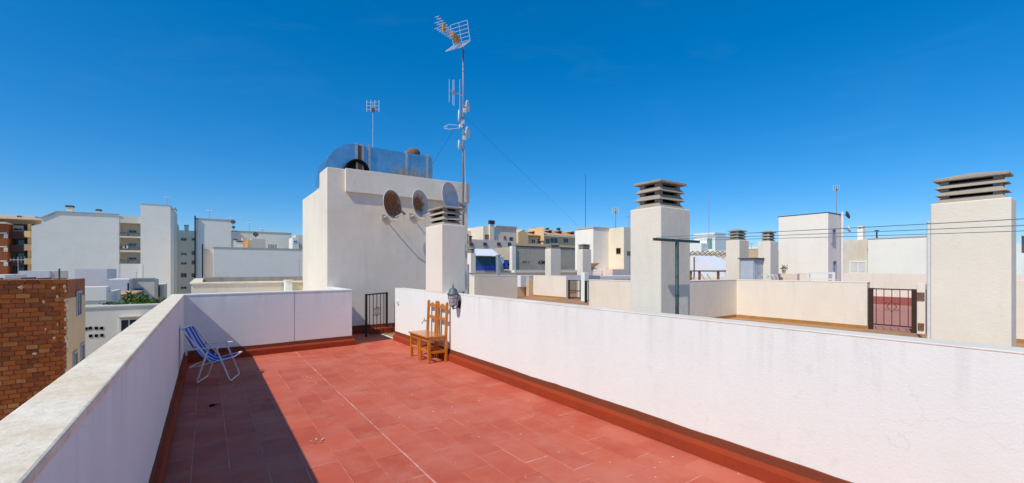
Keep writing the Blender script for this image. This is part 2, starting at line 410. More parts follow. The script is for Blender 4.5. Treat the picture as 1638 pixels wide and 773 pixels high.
# ---- red painted tile floor
fl = struct(bx(XL, -5.9, -.012, XW, 11.05, -.0018).build('terrace_floor', M_JOINT))
cuts = [XL] + [1.40 + .25*k for k in range(-6, 9)] + [XW]
tile_cache = {}
n_t = 0; rest = MB()
rt = random.Random(3)
for ci in range(len(cuts)-1):
    xa, xb = cuts[ci], cuts[ci+1]
    ga = .0065 if abs(xa-1.40) < .01 else (.0030 if ci % 3 == 1 else .0020)
    gb = .0060 if abs(xb-1.40) < .01 else (.0028 if ci % 4 == 0 else .0020)
    off = (ci*.18) % .5
    ystart = (3.27 - xb*SA)/CA - .55
    k = 0
    y = -5.9 + off
    while y < 11.0:
        y0, y1 = y, y+.5
        y += .5
        passage = xa > EX1-.15
        lim = TY if passage else end_y(xa)
        if y0 > lim-.05: continue
        g = .0028 + (.0032 if rt.random() < .3 else 0)
        ja, jb = ga*rt.uniform(.45, 1.5), gb*rt.uniform(.45, 1.5); ja2, jb2 = ga*rt.uniform(.45, 1.5), gb*rt.uniform(.45, 1.5)
        pa = [(xa+ja, y0+g), (xb-jb, y0+g), (xb-jb2, min(y1-g, (TY if passage else end_y(xb)))), (xa+ja2, min(y1-g, lim))]
        dz = rt.choice((0, -.0003, -.0006))
        m = MB().prism(pa, -.006, dz)
        if y1 < ystart or n_t >= 292:
            rest.add(m.v, m.f); continue
        cx, cy = (xa+xb)/2, (y0+y1)/2
        full = y1 < lim and y1 < 9.0
        key = (ci, round(g, 4), dz, rt.randint(0, 4)) if full else None
        if key in tile_cache and key:
            o = bpy.data.objects.new('tile', tile_cache[key]); COL.objects.link(o)
            place(o, Vector((cx, cy, -.006)), fl)
        else:
            o = m.build('tile', M_TILE, fl, origin=(cx, cy, -.006))
            if key: tile_cache[key] = o.data
        n_t += 1
ro = rest.build('tile_field', M_TILE, fl); ro['kind'] = 'stuff'

def skirting(parent, p0, p1, nrm, w=.05, h1=.115, h2=.198):
    # two-step painted skirting from p0 to p1 (xy) standing out along nrm
    p0, p1, n = Vector((*p0, 0)), Vector((*p1, 0)), Vector((*nrm, 0)).normalized()
    prof = [(-.004, .001), (w, .001), (w, h1-.02), (w-.012, h1), (.014, h1+.014), (-.004, h1+.014)]
    vs = [p + n*a + Vector((0, 0, b)) for p in (p0, p1) for a, b in prof]; k = len(prof)
    m = MB().add(vs, [tuple(range(k-1,-1,-1)), tuple(range(k, 2*k))] + [(i,(i+1)%k,(i+1)%k+k,i+k) for i in range(k)])
    a = m.build('skirting', M_SKIRT, parent)
    prof = [(-.004, h1+.0145), (.012, h1+.0145), (.010, h2-.004), (.004, h2), (-.004, h2)]
    k = len(prof); ns = max(2, int((p1-p0).length/.12)); rk = random.Random(int(p0.x*50+p1.y*9)); wob = 0
    vs = []
    for j in range(ns+1):
        wob = wob*.7 + rk.gauss(0, .0022); p = p0+(p1-p0)*j/ns
        vs += [p + n*q + Vector((0, 0, b + (wob if i > 1 else 0))) for i, (q, b) in enumerate(prof)]
    fs = [tuple(range(k-1,-1,-1)), tuple(range(ns*k, ns*k+k))]
    for j in range(ns): fs += [(j*k+i, j*k+(i+1)%k, (j+1)*k+(i+1)%k, (j+1)*k+i) for i in range(k)]
    MB().add(vs, fs).build('skirting_band', M_SKIRT2, parent)

# ---- left parapet
t = thing('parapet_wall', 'white parapet in shade with stained cream coping along the left edge', 'wall', (XL, 4, 0))
bx(XLO, -6, -.004, XL, end_y(XL)-.002, ZT-.035).build('wall_body', M_WHITE, t)
bx(XLO-.004, -6, ZT-.035, XL+.006, end_y(XL)-.002, ZT).build('coping', M_COPE, t, bevel=.008)
bx(XLO-.045, -6, ZT-.16, XLO-.0005, end_y(XL), ZT-.055).build('outer_ledge', M_SKIRT2, t)
skirting(t, (XL, -6), (XL, end_y(XL)-.01), (1, 0))
# ---- end wall with return towards the lift tower
t = thing('parapet_wall', 'white end wall crossed by a diagonal shadow behind the folding chair', 'wall', (1, 9.4, 0))
th = .17
wall_poly = [(XLO, end_y(XLO)), (EX1, EY1), (EX1, TY-.002), (EX1-th, TY-.002), (EX1-th, EY1+th), (XLO, end_y(XLO)+th)]
MB().prism(wall_poly, -.004, ZT-.03).build('wall_body', M_WHITE, t)
cp = [(XLO-.004, end_y(XLO)-.006), (EX1+.006, EY1-.006), (EX1+.006, TY-.002), (EX1-th, TY-.002), (EX1-th, EY1+th), (XLO-.004, end_y(XLO)+th)]
MB().prism(cp, ZT-.03, ZT).build('coping', M_WHITE, t, bevel=.006)
xj = X(471, 9.38); bx(xj-.002, end_y(xj)-.0012, .2, xj+.002, end_y(xj)+.01, ZT-.032).build('render_joint', M_DGREY, t)
skirting(t, (XL+.05, end_y(XL+.05)), (EX1+.05, end_y(EX1+.05)), (EY1-EY0, -(EX1-XL)))
skirting(t, (EX1, EY1+.0), (EX1, TY-.02), (1, 0))
# ---- right wall
RY1 = Y(632, XW)
t = thing('parapet_wall', 'long sunlit white wall with red skirting running along the right side', 'wall', (XW, 4, 0))
bx(XW, -7, -.004, XW2, RY1, ZT-.012).build('wall_body', M_WHITE, t)
m = plaster('weathered_wall_top', (.86, .80, .69), (.60, .54, .45), .8, .5, 50, .3)
bx(XW-.003, -7, ZT-.012, XW2+.004, RY1+.003, ZT).build('coping', m, t, bevel=.004)
skirting(t, (XW, -7), (XW, RY1-.001), (-1, 0))

# ------------------------------------------------------------------ chimneys
def chimney(label, x0, y0, x1, y1, zb, zt, mat, hc=.33, inset=.05, flare=.05, detail=True, group='louvred chimneys'):
    t = thing('chimney', label, 'chimney', ((x0+x1)/2, (y0+y1)/2, zb), group)
    bx(x0, y0, zb, x1, y1, zt).build('shaft', mat, t, bevel=.012)
    cx, cy = (x0+x1)/2, (y0+y1)/2; a, b = (x1-x0)/2-inset, (y1-y0)/2-inset
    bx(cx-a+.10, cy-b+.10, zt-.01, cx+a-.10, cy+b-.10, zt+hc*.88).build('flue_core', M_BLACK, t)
    hl = hc*.88/3; rc_ = random.Random(int(x0*100+y0*7))
    for i in range(3):
        z0 = zt + i*hl + (.001 if i == 0 else 0); m = MB()
        fl_ = flare; th_ = .028
        o0 = [(cx-a, cy-b), (cx+a, cy-b), (cx+a, cy+b), (cx-a, cy+b)]
        o1 = [(cx-a+fl_, cy-b+fl_), (cx+a-fl_, cy-b+fl_), (cx+a-fl_, cy+b-fl_), (cx-a+fl_, cy+b-fl_)]
        i0 = [(cx-a+th_, cy-b+th_), (cx+a-th_, cy-b+th_), (cx+a-th_, cy+b-th_), (cx-a+th_, cy+b-th_)]
        i1 = [(cx-a+fl_+th_, cy-b+fl_+th_), (cx+a-fl_-th_, cy-b+fl_+th_), (cx+a-fl_-th_, cy+b-fl_-th_), (cx-a+fl_+th_, cy+b-fl_-th_)]
        z1 = z0 + hl*.66
        vs = [(*p, z0) for p in o0]+[(*p, z1) for p in o1]+[(*p, z0) for p in i0]+[(*p, z1) for p in i1]
        fs = []
        for k in range(4):
            n_ = (k+1) % 4
            fs += [(k, n_, n_+4, k+4), (k+8, k+12, n_+12, n_+8), (k+4, n_+4, n_+12, k+12), (k, k+8, n_+8, n_)]
        vs = [(x_+rc_.gauss(0, .004), y_+rc_.gauss(0, .004), z_+(rc_.gauss(0, .004) if i else 0)) for x_, y_, z_ in vs]
        m.add(vs, fs)
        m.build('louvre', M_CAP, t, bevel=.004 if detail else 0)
    for sx in (-1, 1):
        for sy in (-1, 1):
            px, py = cx+sx*(a-flare-.035), cy+sy*(b-flare-.035)
            bx(px-.035, py-.035, zt+.002, px+.035, py+.035, zt+hc*.885).build('corner_post', M_CAP, t)
    zs = zt+hc*.885; e = .012
    m = MB()
    m.add([(cx-a-e, cy-b-e, zs), (cx+a+e, cy-b-e, zs), (cx+a+e, cy+b+e, zs), (cx-a-e, cy+b+e, zs),
           (cx-a-e, cy-b-e, zs+.032), (cx+a+e, cy-b-e, zs+.032), (cx+a+e, cy+b+e, zs+.032), (cx-a-e, cy+b+e, zs+.032),
           (cx-a*.1, cy-b*.1, zs+.032+hc*.16), (cx+a*.1, cy-b*.1, zs+.032+hc*.16), (cx+a*.1, cy+b*.1, zs+.032+hc*.16), (cx-a*.1, cy+b*.1, zs+.032+hc*.16)],
          [(3,2,1,0)] + [(k,(k+1)%4,(k+1)%4+4,k+4) for k in range(4)] + [(k+4,(k+1)%4+4,(k+1)%4+8,k+8) for k in range(4)] + [(8,9,10,11)])
    m.build('cap_slab', M_CAP, t, bevel=.006 if detail else 0)
    return t
c1y0, c1y1 = Y(707, XW), Y(681, XW)
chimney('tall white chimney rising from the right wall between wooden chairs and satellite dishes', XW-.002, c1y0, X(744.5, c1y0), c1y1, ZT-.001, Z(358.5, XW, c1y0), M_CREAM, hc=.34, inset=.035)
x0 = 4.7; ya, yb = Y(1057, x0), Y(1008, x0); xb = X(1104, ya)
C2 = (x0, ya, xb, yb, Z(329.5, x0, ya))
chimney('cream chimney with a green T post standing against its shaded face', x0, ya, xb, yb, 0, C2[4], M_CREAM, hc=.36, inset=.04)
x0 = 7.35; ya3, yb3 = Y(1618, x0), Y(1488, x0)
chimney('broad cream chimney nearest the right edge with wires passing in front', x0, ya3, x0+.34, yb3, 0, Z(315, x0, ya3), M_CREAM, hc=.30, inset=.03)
# chimneys on the decks beyond
x0 = 15.2; ya, yb = Y(1182.7, x0), Y(1161, x0)
chimney('small cream chimney left of the grey cabinet', x0, ya, X(1198, ya), yb, -.05, Z(384, x0, ya), M_NEIGH, hc=.36, detail=False)
x0 = 15.4; ya, yb = Y(1232.4, x0), Y(1212.5, x0)
chimney('small cream chimney right of the grey cabinet beside the white stair block', x0, ya, X(1245, ya), yb, -.05, Z(386, x0, ya), M_NEIGH, hc=.34, detail=False)
for lab, uL, uC, uR, vt, xx in (('distant chimney in front of the left part of the grey concrete wall', 872, 881, 897, 398, 17.4),
                                ('distant chimney above the open black gate left of the white step building', 923, 932, 945.7, 399, 17.0),
                                ('distant chimney beside the blue veranda under the white awning', 745, 753, 761, 405, 13.6)):
    ya, yb = Y(uC, xx), Y(uL, xx)
    chimney(lab, xx, ya, X(uR, ya), yb, 0, Z(vt, xx, ya), M_NEIGH, hc=.28, inset=.02, detail=False)

# ------------------------------------------------------------------ lift tower
TX0, TX1 = X(523, TY), X(748, TY); TZ = ZU(523, 267, TY)
yB, yC = Y(511, TX0), Y(484, TX0)
t = thing('stair_tower', 'big cream stair tower block carrying the satellite dishes and metal duct', 'building', (4.2, 12.5, 0))
bx(TX0, TY, -.012, TX1, yB, TZ).build('wall_body', M_CREAM, t, bevel=.012)
zlow = Z(300.5, TX0, yB)
bx(TX0, yB, -.012, TX1, yC, zlow).build('rear_block', M_CREAM, t, bevel=.012)
sx0 = X(553, TY-.07)
bx(sx0, TY-.07, Z(307, sx0, TY), TX1+.03, TY-.0005, TZ+.015).build('fascia_slab', M_CREAM, t, bevel=.008)
skirting(t, (EX1+.05, TY), (TX1, TY), (0, -1), w=.03)
# galvanised duct on the tower roof
DY0, DY1 = TY+.75, TY+1.75
t = thing('air_duct', 'galvanised sheet metal air duct with curved elbow on top of the tower', 'duct', (X(600, DY0), DY0, TZ-.3))
xa, xb, xc, xd = X(518, DY0), X(571, DY0), X(652, DY0), X(691.5, DY0)
zt_ = ZU(571, 230.5, DY0); zb_ = min(ZU(518, 270, DY0), TZ)-.25
arc = [(xb, zb_)] + [(xb, zt_)] + [(xb-(xb-xa)*math.sin(k/12*math.pi/2), zb_+.2+(zt_-zb_-.2)*math.cos(k/12*math.pi/2)) for k in range(1, 13)] + [(xa, zb_)]
MB().prism_y(arc[::-1], DY0, DY1).build('elbow', M_DUCT, t)
bx(xb+.001, DY0+.01, zb_, xc, DY1-.01, zt_-.02).build('straight_section', M_DUCT, t)
bx(xc+.001, DY0-.02, zb_, xd, DY1, zt_-.03).build('end_section', M_DUCT, t)
for u in (571, 580.5, 591, 651.5, 684):
    xx = X(u, DY0-.04); bx(xx-.025, DY0-.05, zb_, xx+.025, DY1+.02, zt_+.02).build('flange', M_GALV, t)
xx = X(575.8, DY0-.03); bx(xx-.045, DY0-.028, zb_, xx+.045, DY0+.005, zt_-.03).build('rusty_joint_band', M_RUSTB, t)
m = MB().lathe([(.30, -.02), (.30, .22), (.27, .22), (.26, .0)], 24).xf(Matrix.Translation((X(572, DY0-.2), DY0-.02, ZU(572, 276, DY0))) @ Matrix.Rotation(math.pi/2, 4, 'X'))
m.build('round_outlet', M_BLACK, t, smooth=False)
m = MB().lathe([(.20, 0), (.20, .16), (.15, .24), (.03, .27)], 20).xf(Matrix.Translation((X(661, DY0+.4), DY0+.4, zt_-.03)))
m.build('roof_cowl', M_RUSTB, t, smooth=True)
bx(X(676, DY0+.3), DY0+.25, zt_-.03, X(680, DY0+.3), DY0+.4, zt_+.06).build('bracket', M_DGREY, t)
# dry grass on tower roof edge
m = MB(); rg = random.Random(5)
for k in range(150):
    u = rg.gauss(668, 14) if k % 2 else rg.gauss(645, 9)
    u = max(632, min(690, u)); y = TY+.35+rg.random()*.2; x = X(u, y); h = rg.uniform(.25, .62)
    dx, dy = rg.gauss(0, .12), rg.gauss(0, .06)
    pts = [Vector((x, y, TZ-.08)), Vector((x+dx*.4, y+dy*.4, TZ-.08+h*.55)), Vector((x+dx, y+dy, TZ-.08+h))]
    w = .004; m.add([pts[0]-Vector((w,0,0)), pts[0]+Vector((w,0,0)), pts[1]-Vector((w,0,0)), pts[1]+Vector((w,0,0)), pts[2]], [(0,1,3,2), (2,3,4)])
o = m.build('dry_grass', M_WIRED, keep=True); o['kind'] = 'stuff'; tag(o, 'dry grass stalks growing on the tower roof before the duct', 'grass')

# ------------------------------------------------------------------ satellite dishes
def dish(label, u, v, dia, nrm, face, yoff, lnb=True, ybase=TY):
    y = ybase-yoff; x = X(u, y); z = ZU(u, v, y); c = Vector((x, y, z)); n = Vector(nrm).normalized()
    t = thing('satellite_dish', label, 'satellite dish', (x, y, z), 'satellite dishes on the tower')
    up = Vector((0, 0, 1)); r = up.cross(n).normalized(); u2 = n.cross(r)
    Mx = Matrix.Translation(c) @ Matrix((r, u2*1.05, n)).transposed().to_4x4()
    R = dia/2; depth = .085*dia*2
    prof = [(R*k/9, depth*(k/9)**2) for k in range(10)]
    m = MB().lathe([(max(.001, a), b) for a, b in prof], 32, cap=False).xf(Mx)
    m2 = MB().lathe([(max(.001, a), b-.006) for a, b in prof], 32, cap=False).xf(Mx)
    m.build('reflector_face', face, t, smooth=True, origin=c, keep=True)
    m2.build('reflector_back', M_WHT, t, smooth=True)
    MB().tube([Mx @ Vector((R*1.0*math.cos(q*math.pi/16), R*math.sin(q*math.pi/16), depth-.003)) for q in range(32)], .007, 6, closed=True).build('rim', M_WHT, t, smooth=True)
    bot = Mx @ Vector((0, -R*.98, depth)); foc = Mx @ Vector((.0, -R*.75, dia*.62))
    MB().tube([bot, foc], .011, 6).build('feed_arm', M_ALU, t)
    d = (Mx @ Vector((0, 0, depth)) - foc).normalized()
    MB().tube([foc-d*.05, foc+d*.03, foc+d*.07], [.028, .028, .036], 10).build('feed_horn', M_DGREY, t)
    bk = Mx @ Vector((0, -R*.3, -.01)); wallp = Vector((bk.x-.02, ybase-.001, bk.z-.17))
    MB().tube([bk, Vector((bk.x-.01, y+.06, bk.z-.12)), Vector((wallp.x, ybase-.12, wallp.z)), wallp], .017, 8).build('mount_arm', M_ALU, t)
    bx(wallp.x-.06, ybase-.03, wallp.z-.07, wallp.x+.06, ybase-.001, wallp.z+.07).build('wall_plate', M_GALV, t)
    MB().tube([foc, foc+Vector((.05, .1, -.16)), wallp+Vector((.25, -.01, -.03)), wallp+Vector((.06, -.02, -.02))], .005, 5).build('coax_cable', M_PLW, t)
    return t
dish('heavily rusted satellite dish leftmost on the tower wall', 622.5, 328, .68, (.50, -.86, .10), M_DISH1, .33)
dish('partly rusted satellite dish in the middle of the tower wall', 667, 327, .68, (.50, -.86, .10), M_DISH2, .33)
dish('pale grey satellite dish behind the chimney cap', 714, 317, .78, (.50, -.86, .12), M_DISH3, .38)

# ------------------------------------------------------------------ main antenna mast
MY = TY-.14; MXX = X(741, MY)
def mz(v): return ZU(741, v, MY)
t = thing('antenna_mast', 'tall antenna mast with orange grid aerial at its top beside the tower', 'antenna', (MXX, MY, 0))
MB().tube([(MXX, MY, 0), (MXX, MY, mz(230)), (MXX, MY, mz(150)), (MXX, MY, mz(72))], [.032, .030, .027, .025], 10).build('pole', M_MAST, t, smooth=True)
for v in (232, 243, 252, 262, 285, 330):
    z = mz(v); MB().tube([(MXX, MY, z-.012), (MXX, MY, z+.012)], .030, 10).build('clamp_band', M_DARKW, t)
for v in (326, 395):
    z = mz(v); bx(MXX-.06, MY-.04, z-.05, MXX+.06, TY-.072 if v < 330 else TY-.001, z+.05).build('wall_bracket', M_GALV, t)
# top grid aerial : boom pointing up-left, V reflector panels
ez = Vector((0, 0, 1))
vr = Vector((CA, -SA, 0))                # to the right as seen from the terrace
fw = Vector((SA, CA, 0))
boomd = (-vr*.45 - fw*.89).normalized()
top = Vector((MXX, MY, mz(72)))
hub = top + Vector((0, 0, .04)) - vr*.03
sub = ez.copy()
acr = boomd.cross(sub).normalized()
for k, o3 in enumerate((-.10, 0, .10)):
    p0 = hub + boomd*.25 + sub*o3*.5; p1 = hub + boomd*1.18 + sub*o3*1.5
    MB().tube([p0, p1], .008, 6).build('boom', M_ALU, t)
    for j in range(9):
        q = p0 + (p1-p0)*(.2+.8*j/8)
        MB().tube([q-acr*.07, q+acr*.07], .005, 5).build('director', M_ALU, t)
MB().beam(hub + boomd*.20, hub+boomd*.50, .09, .16).build('dipole_box', M_ORANGE, t)
MB().beam(hub + boomd*.84, hub+boomd*.92, .05, .22).build('boom_spreader', M_ORANGE, t)
MB().tube([top-ez*.02, hub, hub+boomd*.3], .015, 8).build('boom_root', M_GALV, t)
def panel(d_out, label=None):
    base = hub + boomd*.02
    L, W = .52, .56
    for k in (-1, 0, 1):
        MB().tube([base + acr*k*W/2, base + acr*k*W/2 + d_out*L], .007 if k else .005, 6).build('grid_bar', M_ALU, t)
    for j in range(6):
        p = base + d_out*(L*(j+.3)/5.3)
        MB().tube([p - acr*W/2, p + acr*W/2], .005, 5).build('grid_rod', M_ALU, t)
panel((boomd*.30 + sub*.95).normalized()); panel((boomd*.75 - sub*.66).normalized())
# VHF yagi, loops and small link antennas
def rod(p, q, r=.006, name='aerial_rod', mat=None): return MB().tube([p, q], r, 6).build(name, mat or M_ALU, t)
z1 = mz(154); b0 = Vector((MXX, MY, z1)); b1 = b0 - vr*.38 + ez*.13 - fw*.1
rod(b0, b1, .011, 'yagi_boom', M_GALV)
for f_, h_ in ((.25, .85), (.66, .70), (.75, .66), (1.0, .60)):
    q = b0 + (b1-b0)*f_; rod(q-ez*h_*.55, q+ez*h_*.5, .006)
bq = b0 + (b1-b0)*.72; bx(bq.x-.03, bq.y-.03, bq.z-.03, bq.x+.03, bq.y+.03, bq.z+.03).build('dipole_box', M_ORANGE, t)
z2 = mz(203); b0 = Vector((MXX, MY, z2))
for k in (-1, 1):
    pts = [b0 - vr*.08 + ez*.03*k, b0 - vr*.40 + ez*.07*k, b0 - vr*.55 + fw*.05 + ez*.02*k, b0 - vr*.45 + fw*.1 + ez*.03*k]
    MB().tube(pts, .006, 6).build('loop_rod', M_ALU, t)
bx(b0.x-.12, b0.y-.03, b0.z-.03, b0.x-.02, b0.y+.03, b0.z+.05).build('dipole_box', M_PLW, t)
def drum(v, side, r, tilt=0):
    c = Vector((MXX, MY, mz(v))) + vr*side*.1; d = (vr*side - fw*.22).normalized()
    zq = d.to_track_quat('Z', 'Y').to_matrix().to_4x4()
    MB().lathe([(r*.35, -.05), (r*.95, -.012), (r, 0), (r, .008), (r*.5, .014), (.01, .016)], 16).xf(Matrix.Translation(c+d*.03) @ zq).build('link_dish', M_PLW, t, smooth=True)
    MB().tube([Vector((MXX, MY, mz(v))), c], .018, 6).build('bracket_arm', M_GALV, t)
drum(170, 1, .16); drum(186, -1, .17); drum(212, 1, .16); drum(232, -1, .14)
for v, s_ in ((177, .03), (196, -.03), (221, .02)):
    z = mz(v); bx(MXX-.04+s_, MY-.05, z-.06, MXX+.04+s_, MY+.03, z+.06).build('amplifier_box', M_PLW, t)
MB().tube([(MXX+.03, MY-.02, mz(240)), (MXX+.05, MY-.03, mz(300)), (MXX-.02, MY-.02, mz(340)), (MXX+.03, MY-.01, mz(380))], .006, 5).build('coax_cable', M_PLW, t)
# guy wires
ancA = Vector((X(925, 20), 20, ZU(925, 362, 20)))
tag(MB().tube([(MXX, MY, mz(184)), ancA], .004, 4).build('guy_wire', M_DARKW), 'thin guy wire running down to the right from the tall mast', 'wire')
tag(MB().tube([(MXX, MY, mz(184)), (X(690, DY1), DY1, zt_-.03)], .004, 4).build('guy_wire', M_DARKW), 'thin guy wire running down left from mast to duct', 'wire')

# small antennas ----------------------------------------------------
def antenna(label, u, y, vb, vt, kind='yagi', r=None, size=None, mat=None, name='tv_antenna', zb=None):
    x = X(u, y); z0 = ZU(u, vb, y) if zb is None else zb; z1 = ZU(u, vt, y); D = x*SA+y*CA
    pxm = D/FPX
    r = r or max(.012, pxm*.45)
    t = thing(name, label, 'antenna', (x, y, z0))
    MB().tube([(x, y, z0), (x, y, z1)], [r, r*.8], 6).build('pole', mat or M_GALV, t)
    s = size or 8*pxm
    if kind == 'yagi':
        p0 = Vector((x, y, z1-.25*s)); MB().tube([p0-vr*s*.7, p0+vr*s*.6], r*.6, 5).build('boom', M_GALV, t)
        for k in range(5):
            q = p0 + vr*s*(-.65+.3*k); w = s*(.28+.06*k)
            MB().tube([q-ez*w*.6, q+ez*w*.6], r*.45, 4).build('element', M_GALV, t)
    elif kind == 'cluster':
        for k in range(3):
            p0 = Vector((x, y, z1-s*.35*k)); e = (-1)**k
            MB().tube([p0-vr*s*.6, p0+vr*s*.6], r*.6, 5).build('boom', M_GALV, t)
            for j in (-.6, -.2, .2, .6):
                q = p0+vr*s*j; MB().tube([q-ez*s*.22, q+ez*s*.22], r*.5, 4).build('element', M_PLW, t)
        bx(x-s*.14, y-s*.14, z1-s*.9, x+s*.14, y+s*.14, z1-s*.6).build('dipole_box', M_RUSTB, t)
    return t
antenna('small aerial on a thin pole above the air duct', 596.5, DY0+.3, 240, 164, 'cluster', .013, .28)

# ------------------------------------------------------------------ gates
def gate(label, p0, p1, zb, zt, nb, mat, scroll=True, posts=.03, plate=False, cz0=None, cat='gate'):
    p0, p1 = Vector((*p0, 0)), Vector((*p1, 0)); d = (p1-p0); L = d.length; d.normalize()
    t = thing('metal_gate', label, cat, (p0+p1)/2)
    H = zt-zb
    def at(s, z): return p0 + d*s + Vector((0, 0, z))
    for s in (posts/2, L-posts/2):
        MB().beam(at(s, .004), at(s, zt+.02), posts, posts).build('gate_post', mat, t)
    for z in (zb, zt):
        MB().beam(at(posts, z), at(L-posts, z), .028, .03).build('rail', mat, t)
    for k in range(nb):
        s = L*(k+1)/(nb+1); MB().beam(at(s, zb+.015), at(s, zt-.015), .014, .014).build('bar', mat, t)
    if plate:
        z = zb+H*.38; MB().beam(at(posts, z), at(L-posts, z), .02, .05).build('rail', mat, t)
    if scroll:
        cs, cz = L*.5, zb+H*(cz0 or .52); q = H*.13
        for (a, b) in ((1, 1), (-1, 1), (1, -1), (-1, -1)):
            pts = []
            for k in range(11):
                an = k/10*1.7*math.pi; rr = q*.42*(1-.055*k)
                pts.append(at(cs + a*(q*.75 + rr*math.cos(an)), cz + b*(q*.45 + rr*math.sin(an))))
            MB().tube(pts, .006, 5).build('scroll', mat, t)
        MB().tube([at(cs-q*.8, cz), at(cs, cz+q*1.2), at(cs+q*.8, cz), at(cs, cz-q*1.2)], .006, 5, closed=True).build('diamond', mat, t)
    return t
gate('black iron gate standing ajar at the end of the red terrace', (3.05, 10.37), (3.77, 10.97), .09, .985, 5, M_IRON, True, .045)
# red sill under the gate
tag(bx(3.25, 10.72, -.002, 3.9, 10.99, .12).build('step', M_SKIRT, bevel=.01), 'low red painted step behind the ajar black gate', 'step')

# ------------------------------------------------------------------ terrace furniture
def wooden_chair(label, yc, x_front, rz=0.0, group='wooden chairs by the wall'):
    # seat faces -x, back against the right wall
    xb = x_front+.375; w = .385; y0, y1 = yc-w/2, yc+w/2
    t = thing('wooden_chair', label, 'chair', ((x_front+xb)/2, yc, 0), group)
    sz = .455; l = .046
    for yy in (y0+.02, y1-.02):
        bx(x_front+.015, yy-l/2, .001, x_front+.015+l, yy+l/2, sz-.026).build('leg', M_WOOD, t, bevel=.004)
        m = MB(); pr = [(xb-.042, .001), (xb, .001), (xb-.002, sz), (xb+.02, 1.0), (xb-.018, 1.0), (xb-.042, sz)]
        m.add([(x, yy-l/2, z) for x, z in pr]+[(x, yy+l/2, z) for x, z in pr],
              [tuple(range(6)), tuple(range(11, 5, -1))]+[(i+6, (i+1)%6+6, (i+1)%6, i) for i in range(6)])
        p = m.build('back_post', M_WOOD, t, bevel=.004)
        MB().lathe([(.019, 1.0), (.021, 1.008), (.012, 1.02), (.002, 1.026)], 10, (xb+.001, yy, 0)).build('finial', M_WOOD, p, smooth=True)
    bx(x_front-.015, y0-.012, sz-.026, xb-.043, y1+.012, sz).build('seat', M_WOOD, t, bevel=.006)
    for yy in (y0+.02, y1-.02):
        bx(x_front+.056, yy-.011, sz-.085, xb-.043, yy+.011, sz-.027).build('apron', M_WOOD, t)
        bx(x_front+.056, yy-.011, .155, xb-.043, yy+.011, .195).build('stretcher', M_WOOD, t, bevel=.003)
    bx(x_front+.022, y0+.041, sz-.085, x_front+.044, y1-.041, sz-.027).build('apron', M_WOOD, t)
    bx(x_front+.022, y0+.041, .175, x_front+.044, y1-.041, .22).build('stretcher', M_WOOD, t, bevel=.003)
    bx(xb-.035, y0+.041, .155, xb-.012, y1-.041, .195).build('stretcher', M_WOOD, t, bevel=.003)
    # crest rail with arched top
    ya_, yb_ = y0+.041, y1-.041; n = 12; xs0, xs1 = xb-.008, xb+.014
    topz = [.945 + .032*max(0, math.sin(math.pi*(k/n)))**2 + .008*math.cos(4*math.pi*k/n) for k in range(n+1)]
    vs = []; 
    for x in (xs0, xs1):
        for k in range(n+1): vs.append((x, ya_+(yb_-ya_)*k/n, .895 + .010*math.sin(math.pi*k/n)))
        for k in range(n+1): vs.append((x, ya_+(yb_-ya_)*k/n, topz[k]))
    q = n+1; fs = []
    for k in range(n):
        fs += [(k, k+1, q+k+1, q+k), (2*q+k, 3*q+k, 3*q+k+1, 2*q+k+1), (q+k, q+k+1, 3*q+k+1, 3*q+k), (k, 2*q+k, 2*q+k+1, k+1)]
    fs += [(0, q, 3*q, 2*q), (n, 2*q+n, 3*q+n, q+n)]
    MB().add(vs, fs).build('crest_rail', M_WOOD, t)
    bx(xb-.014, ya_, .69, xb+.008, yb_, .745).build('back_rail', M_WOOD, t, bevel=.003)
    return t
wooden_chair('wooden chair nearer the camera of the two by the white wall', 7.03, 3.035)
wooden_chair('wooden chair farther back of the two by the white wall', 7.445, 3.035)

# folding beach chair
t = thing('folding_chair', 'blue striped folding beach chair in the shaded corner', 'chair', (.117, 7.63, 0))
fx = Vector((.955, -.295, 0)); wx = Vector((.295, .955, 0)); cc = Vector((.117, 7.63, 0)) + fx*.02
def L(f, w, z): return cc + fx*f + wx*w + Vector((0, 0, z))
HW = .215
def utube(name, pts, r=.0105): return MB().tube(pts, r, 8).build(name, M_ALU, t, smooth=True)
def corner(a, b, c_, r=.05, n=5):
    a, b, c_ = Vector(a), Vector(b), Vector(c_); p = b+(a-b).normalized()*r; q = b+(c_-b).normalized()*r
    return [p*(1-k/n)**2 + b*2*(k/n)*(1-k/n) + q*(k/n)**2 for k in range(n+1)]
def uframe(name, top_, bot, w, r=.05):
    a, b, c_, d = L(top_[0], -w, top_[1]), L(bot[0], -w, bot[1]), L(bot[0], w, bot[1]), L(top_[0], w, top_[1])
    return utube(name, [a]+corner(a, b, c_, r)+corner(b, c_, d, r)+[d])
uframe('rear_leg', (-.055, .485), (-.20, .012), HW+.012)
uframe('front_leg', (.035, .49), (.21, .012), HW+.012)
uframe('back_frame', (-.03, .28), (-.385, .775), HW-.012, .035)
uframe('seat_frame', (-.28, .225), (.25, .35), HW, .04)
utube('seat_rear_bar', [L(-.28, -HW, .225), L(-.315, -HW*.5, .215), L(-.315, HW*.5, .215), L(-.28, HW, .225)])
for s_ in (-1, 1):
    w = s_*(HW+.026)
    MB().beam(L(-.26, w, .488), L(.12, w, .50), .035, .016).build('armrest', M_ALU, t, bevel=.005)
    MB().tube([L(-.20, s_*(HW+.004), .52), L(-.235, s_*(HW+.03), .50)], .012, 8).build('rivet', M_GALV, t)
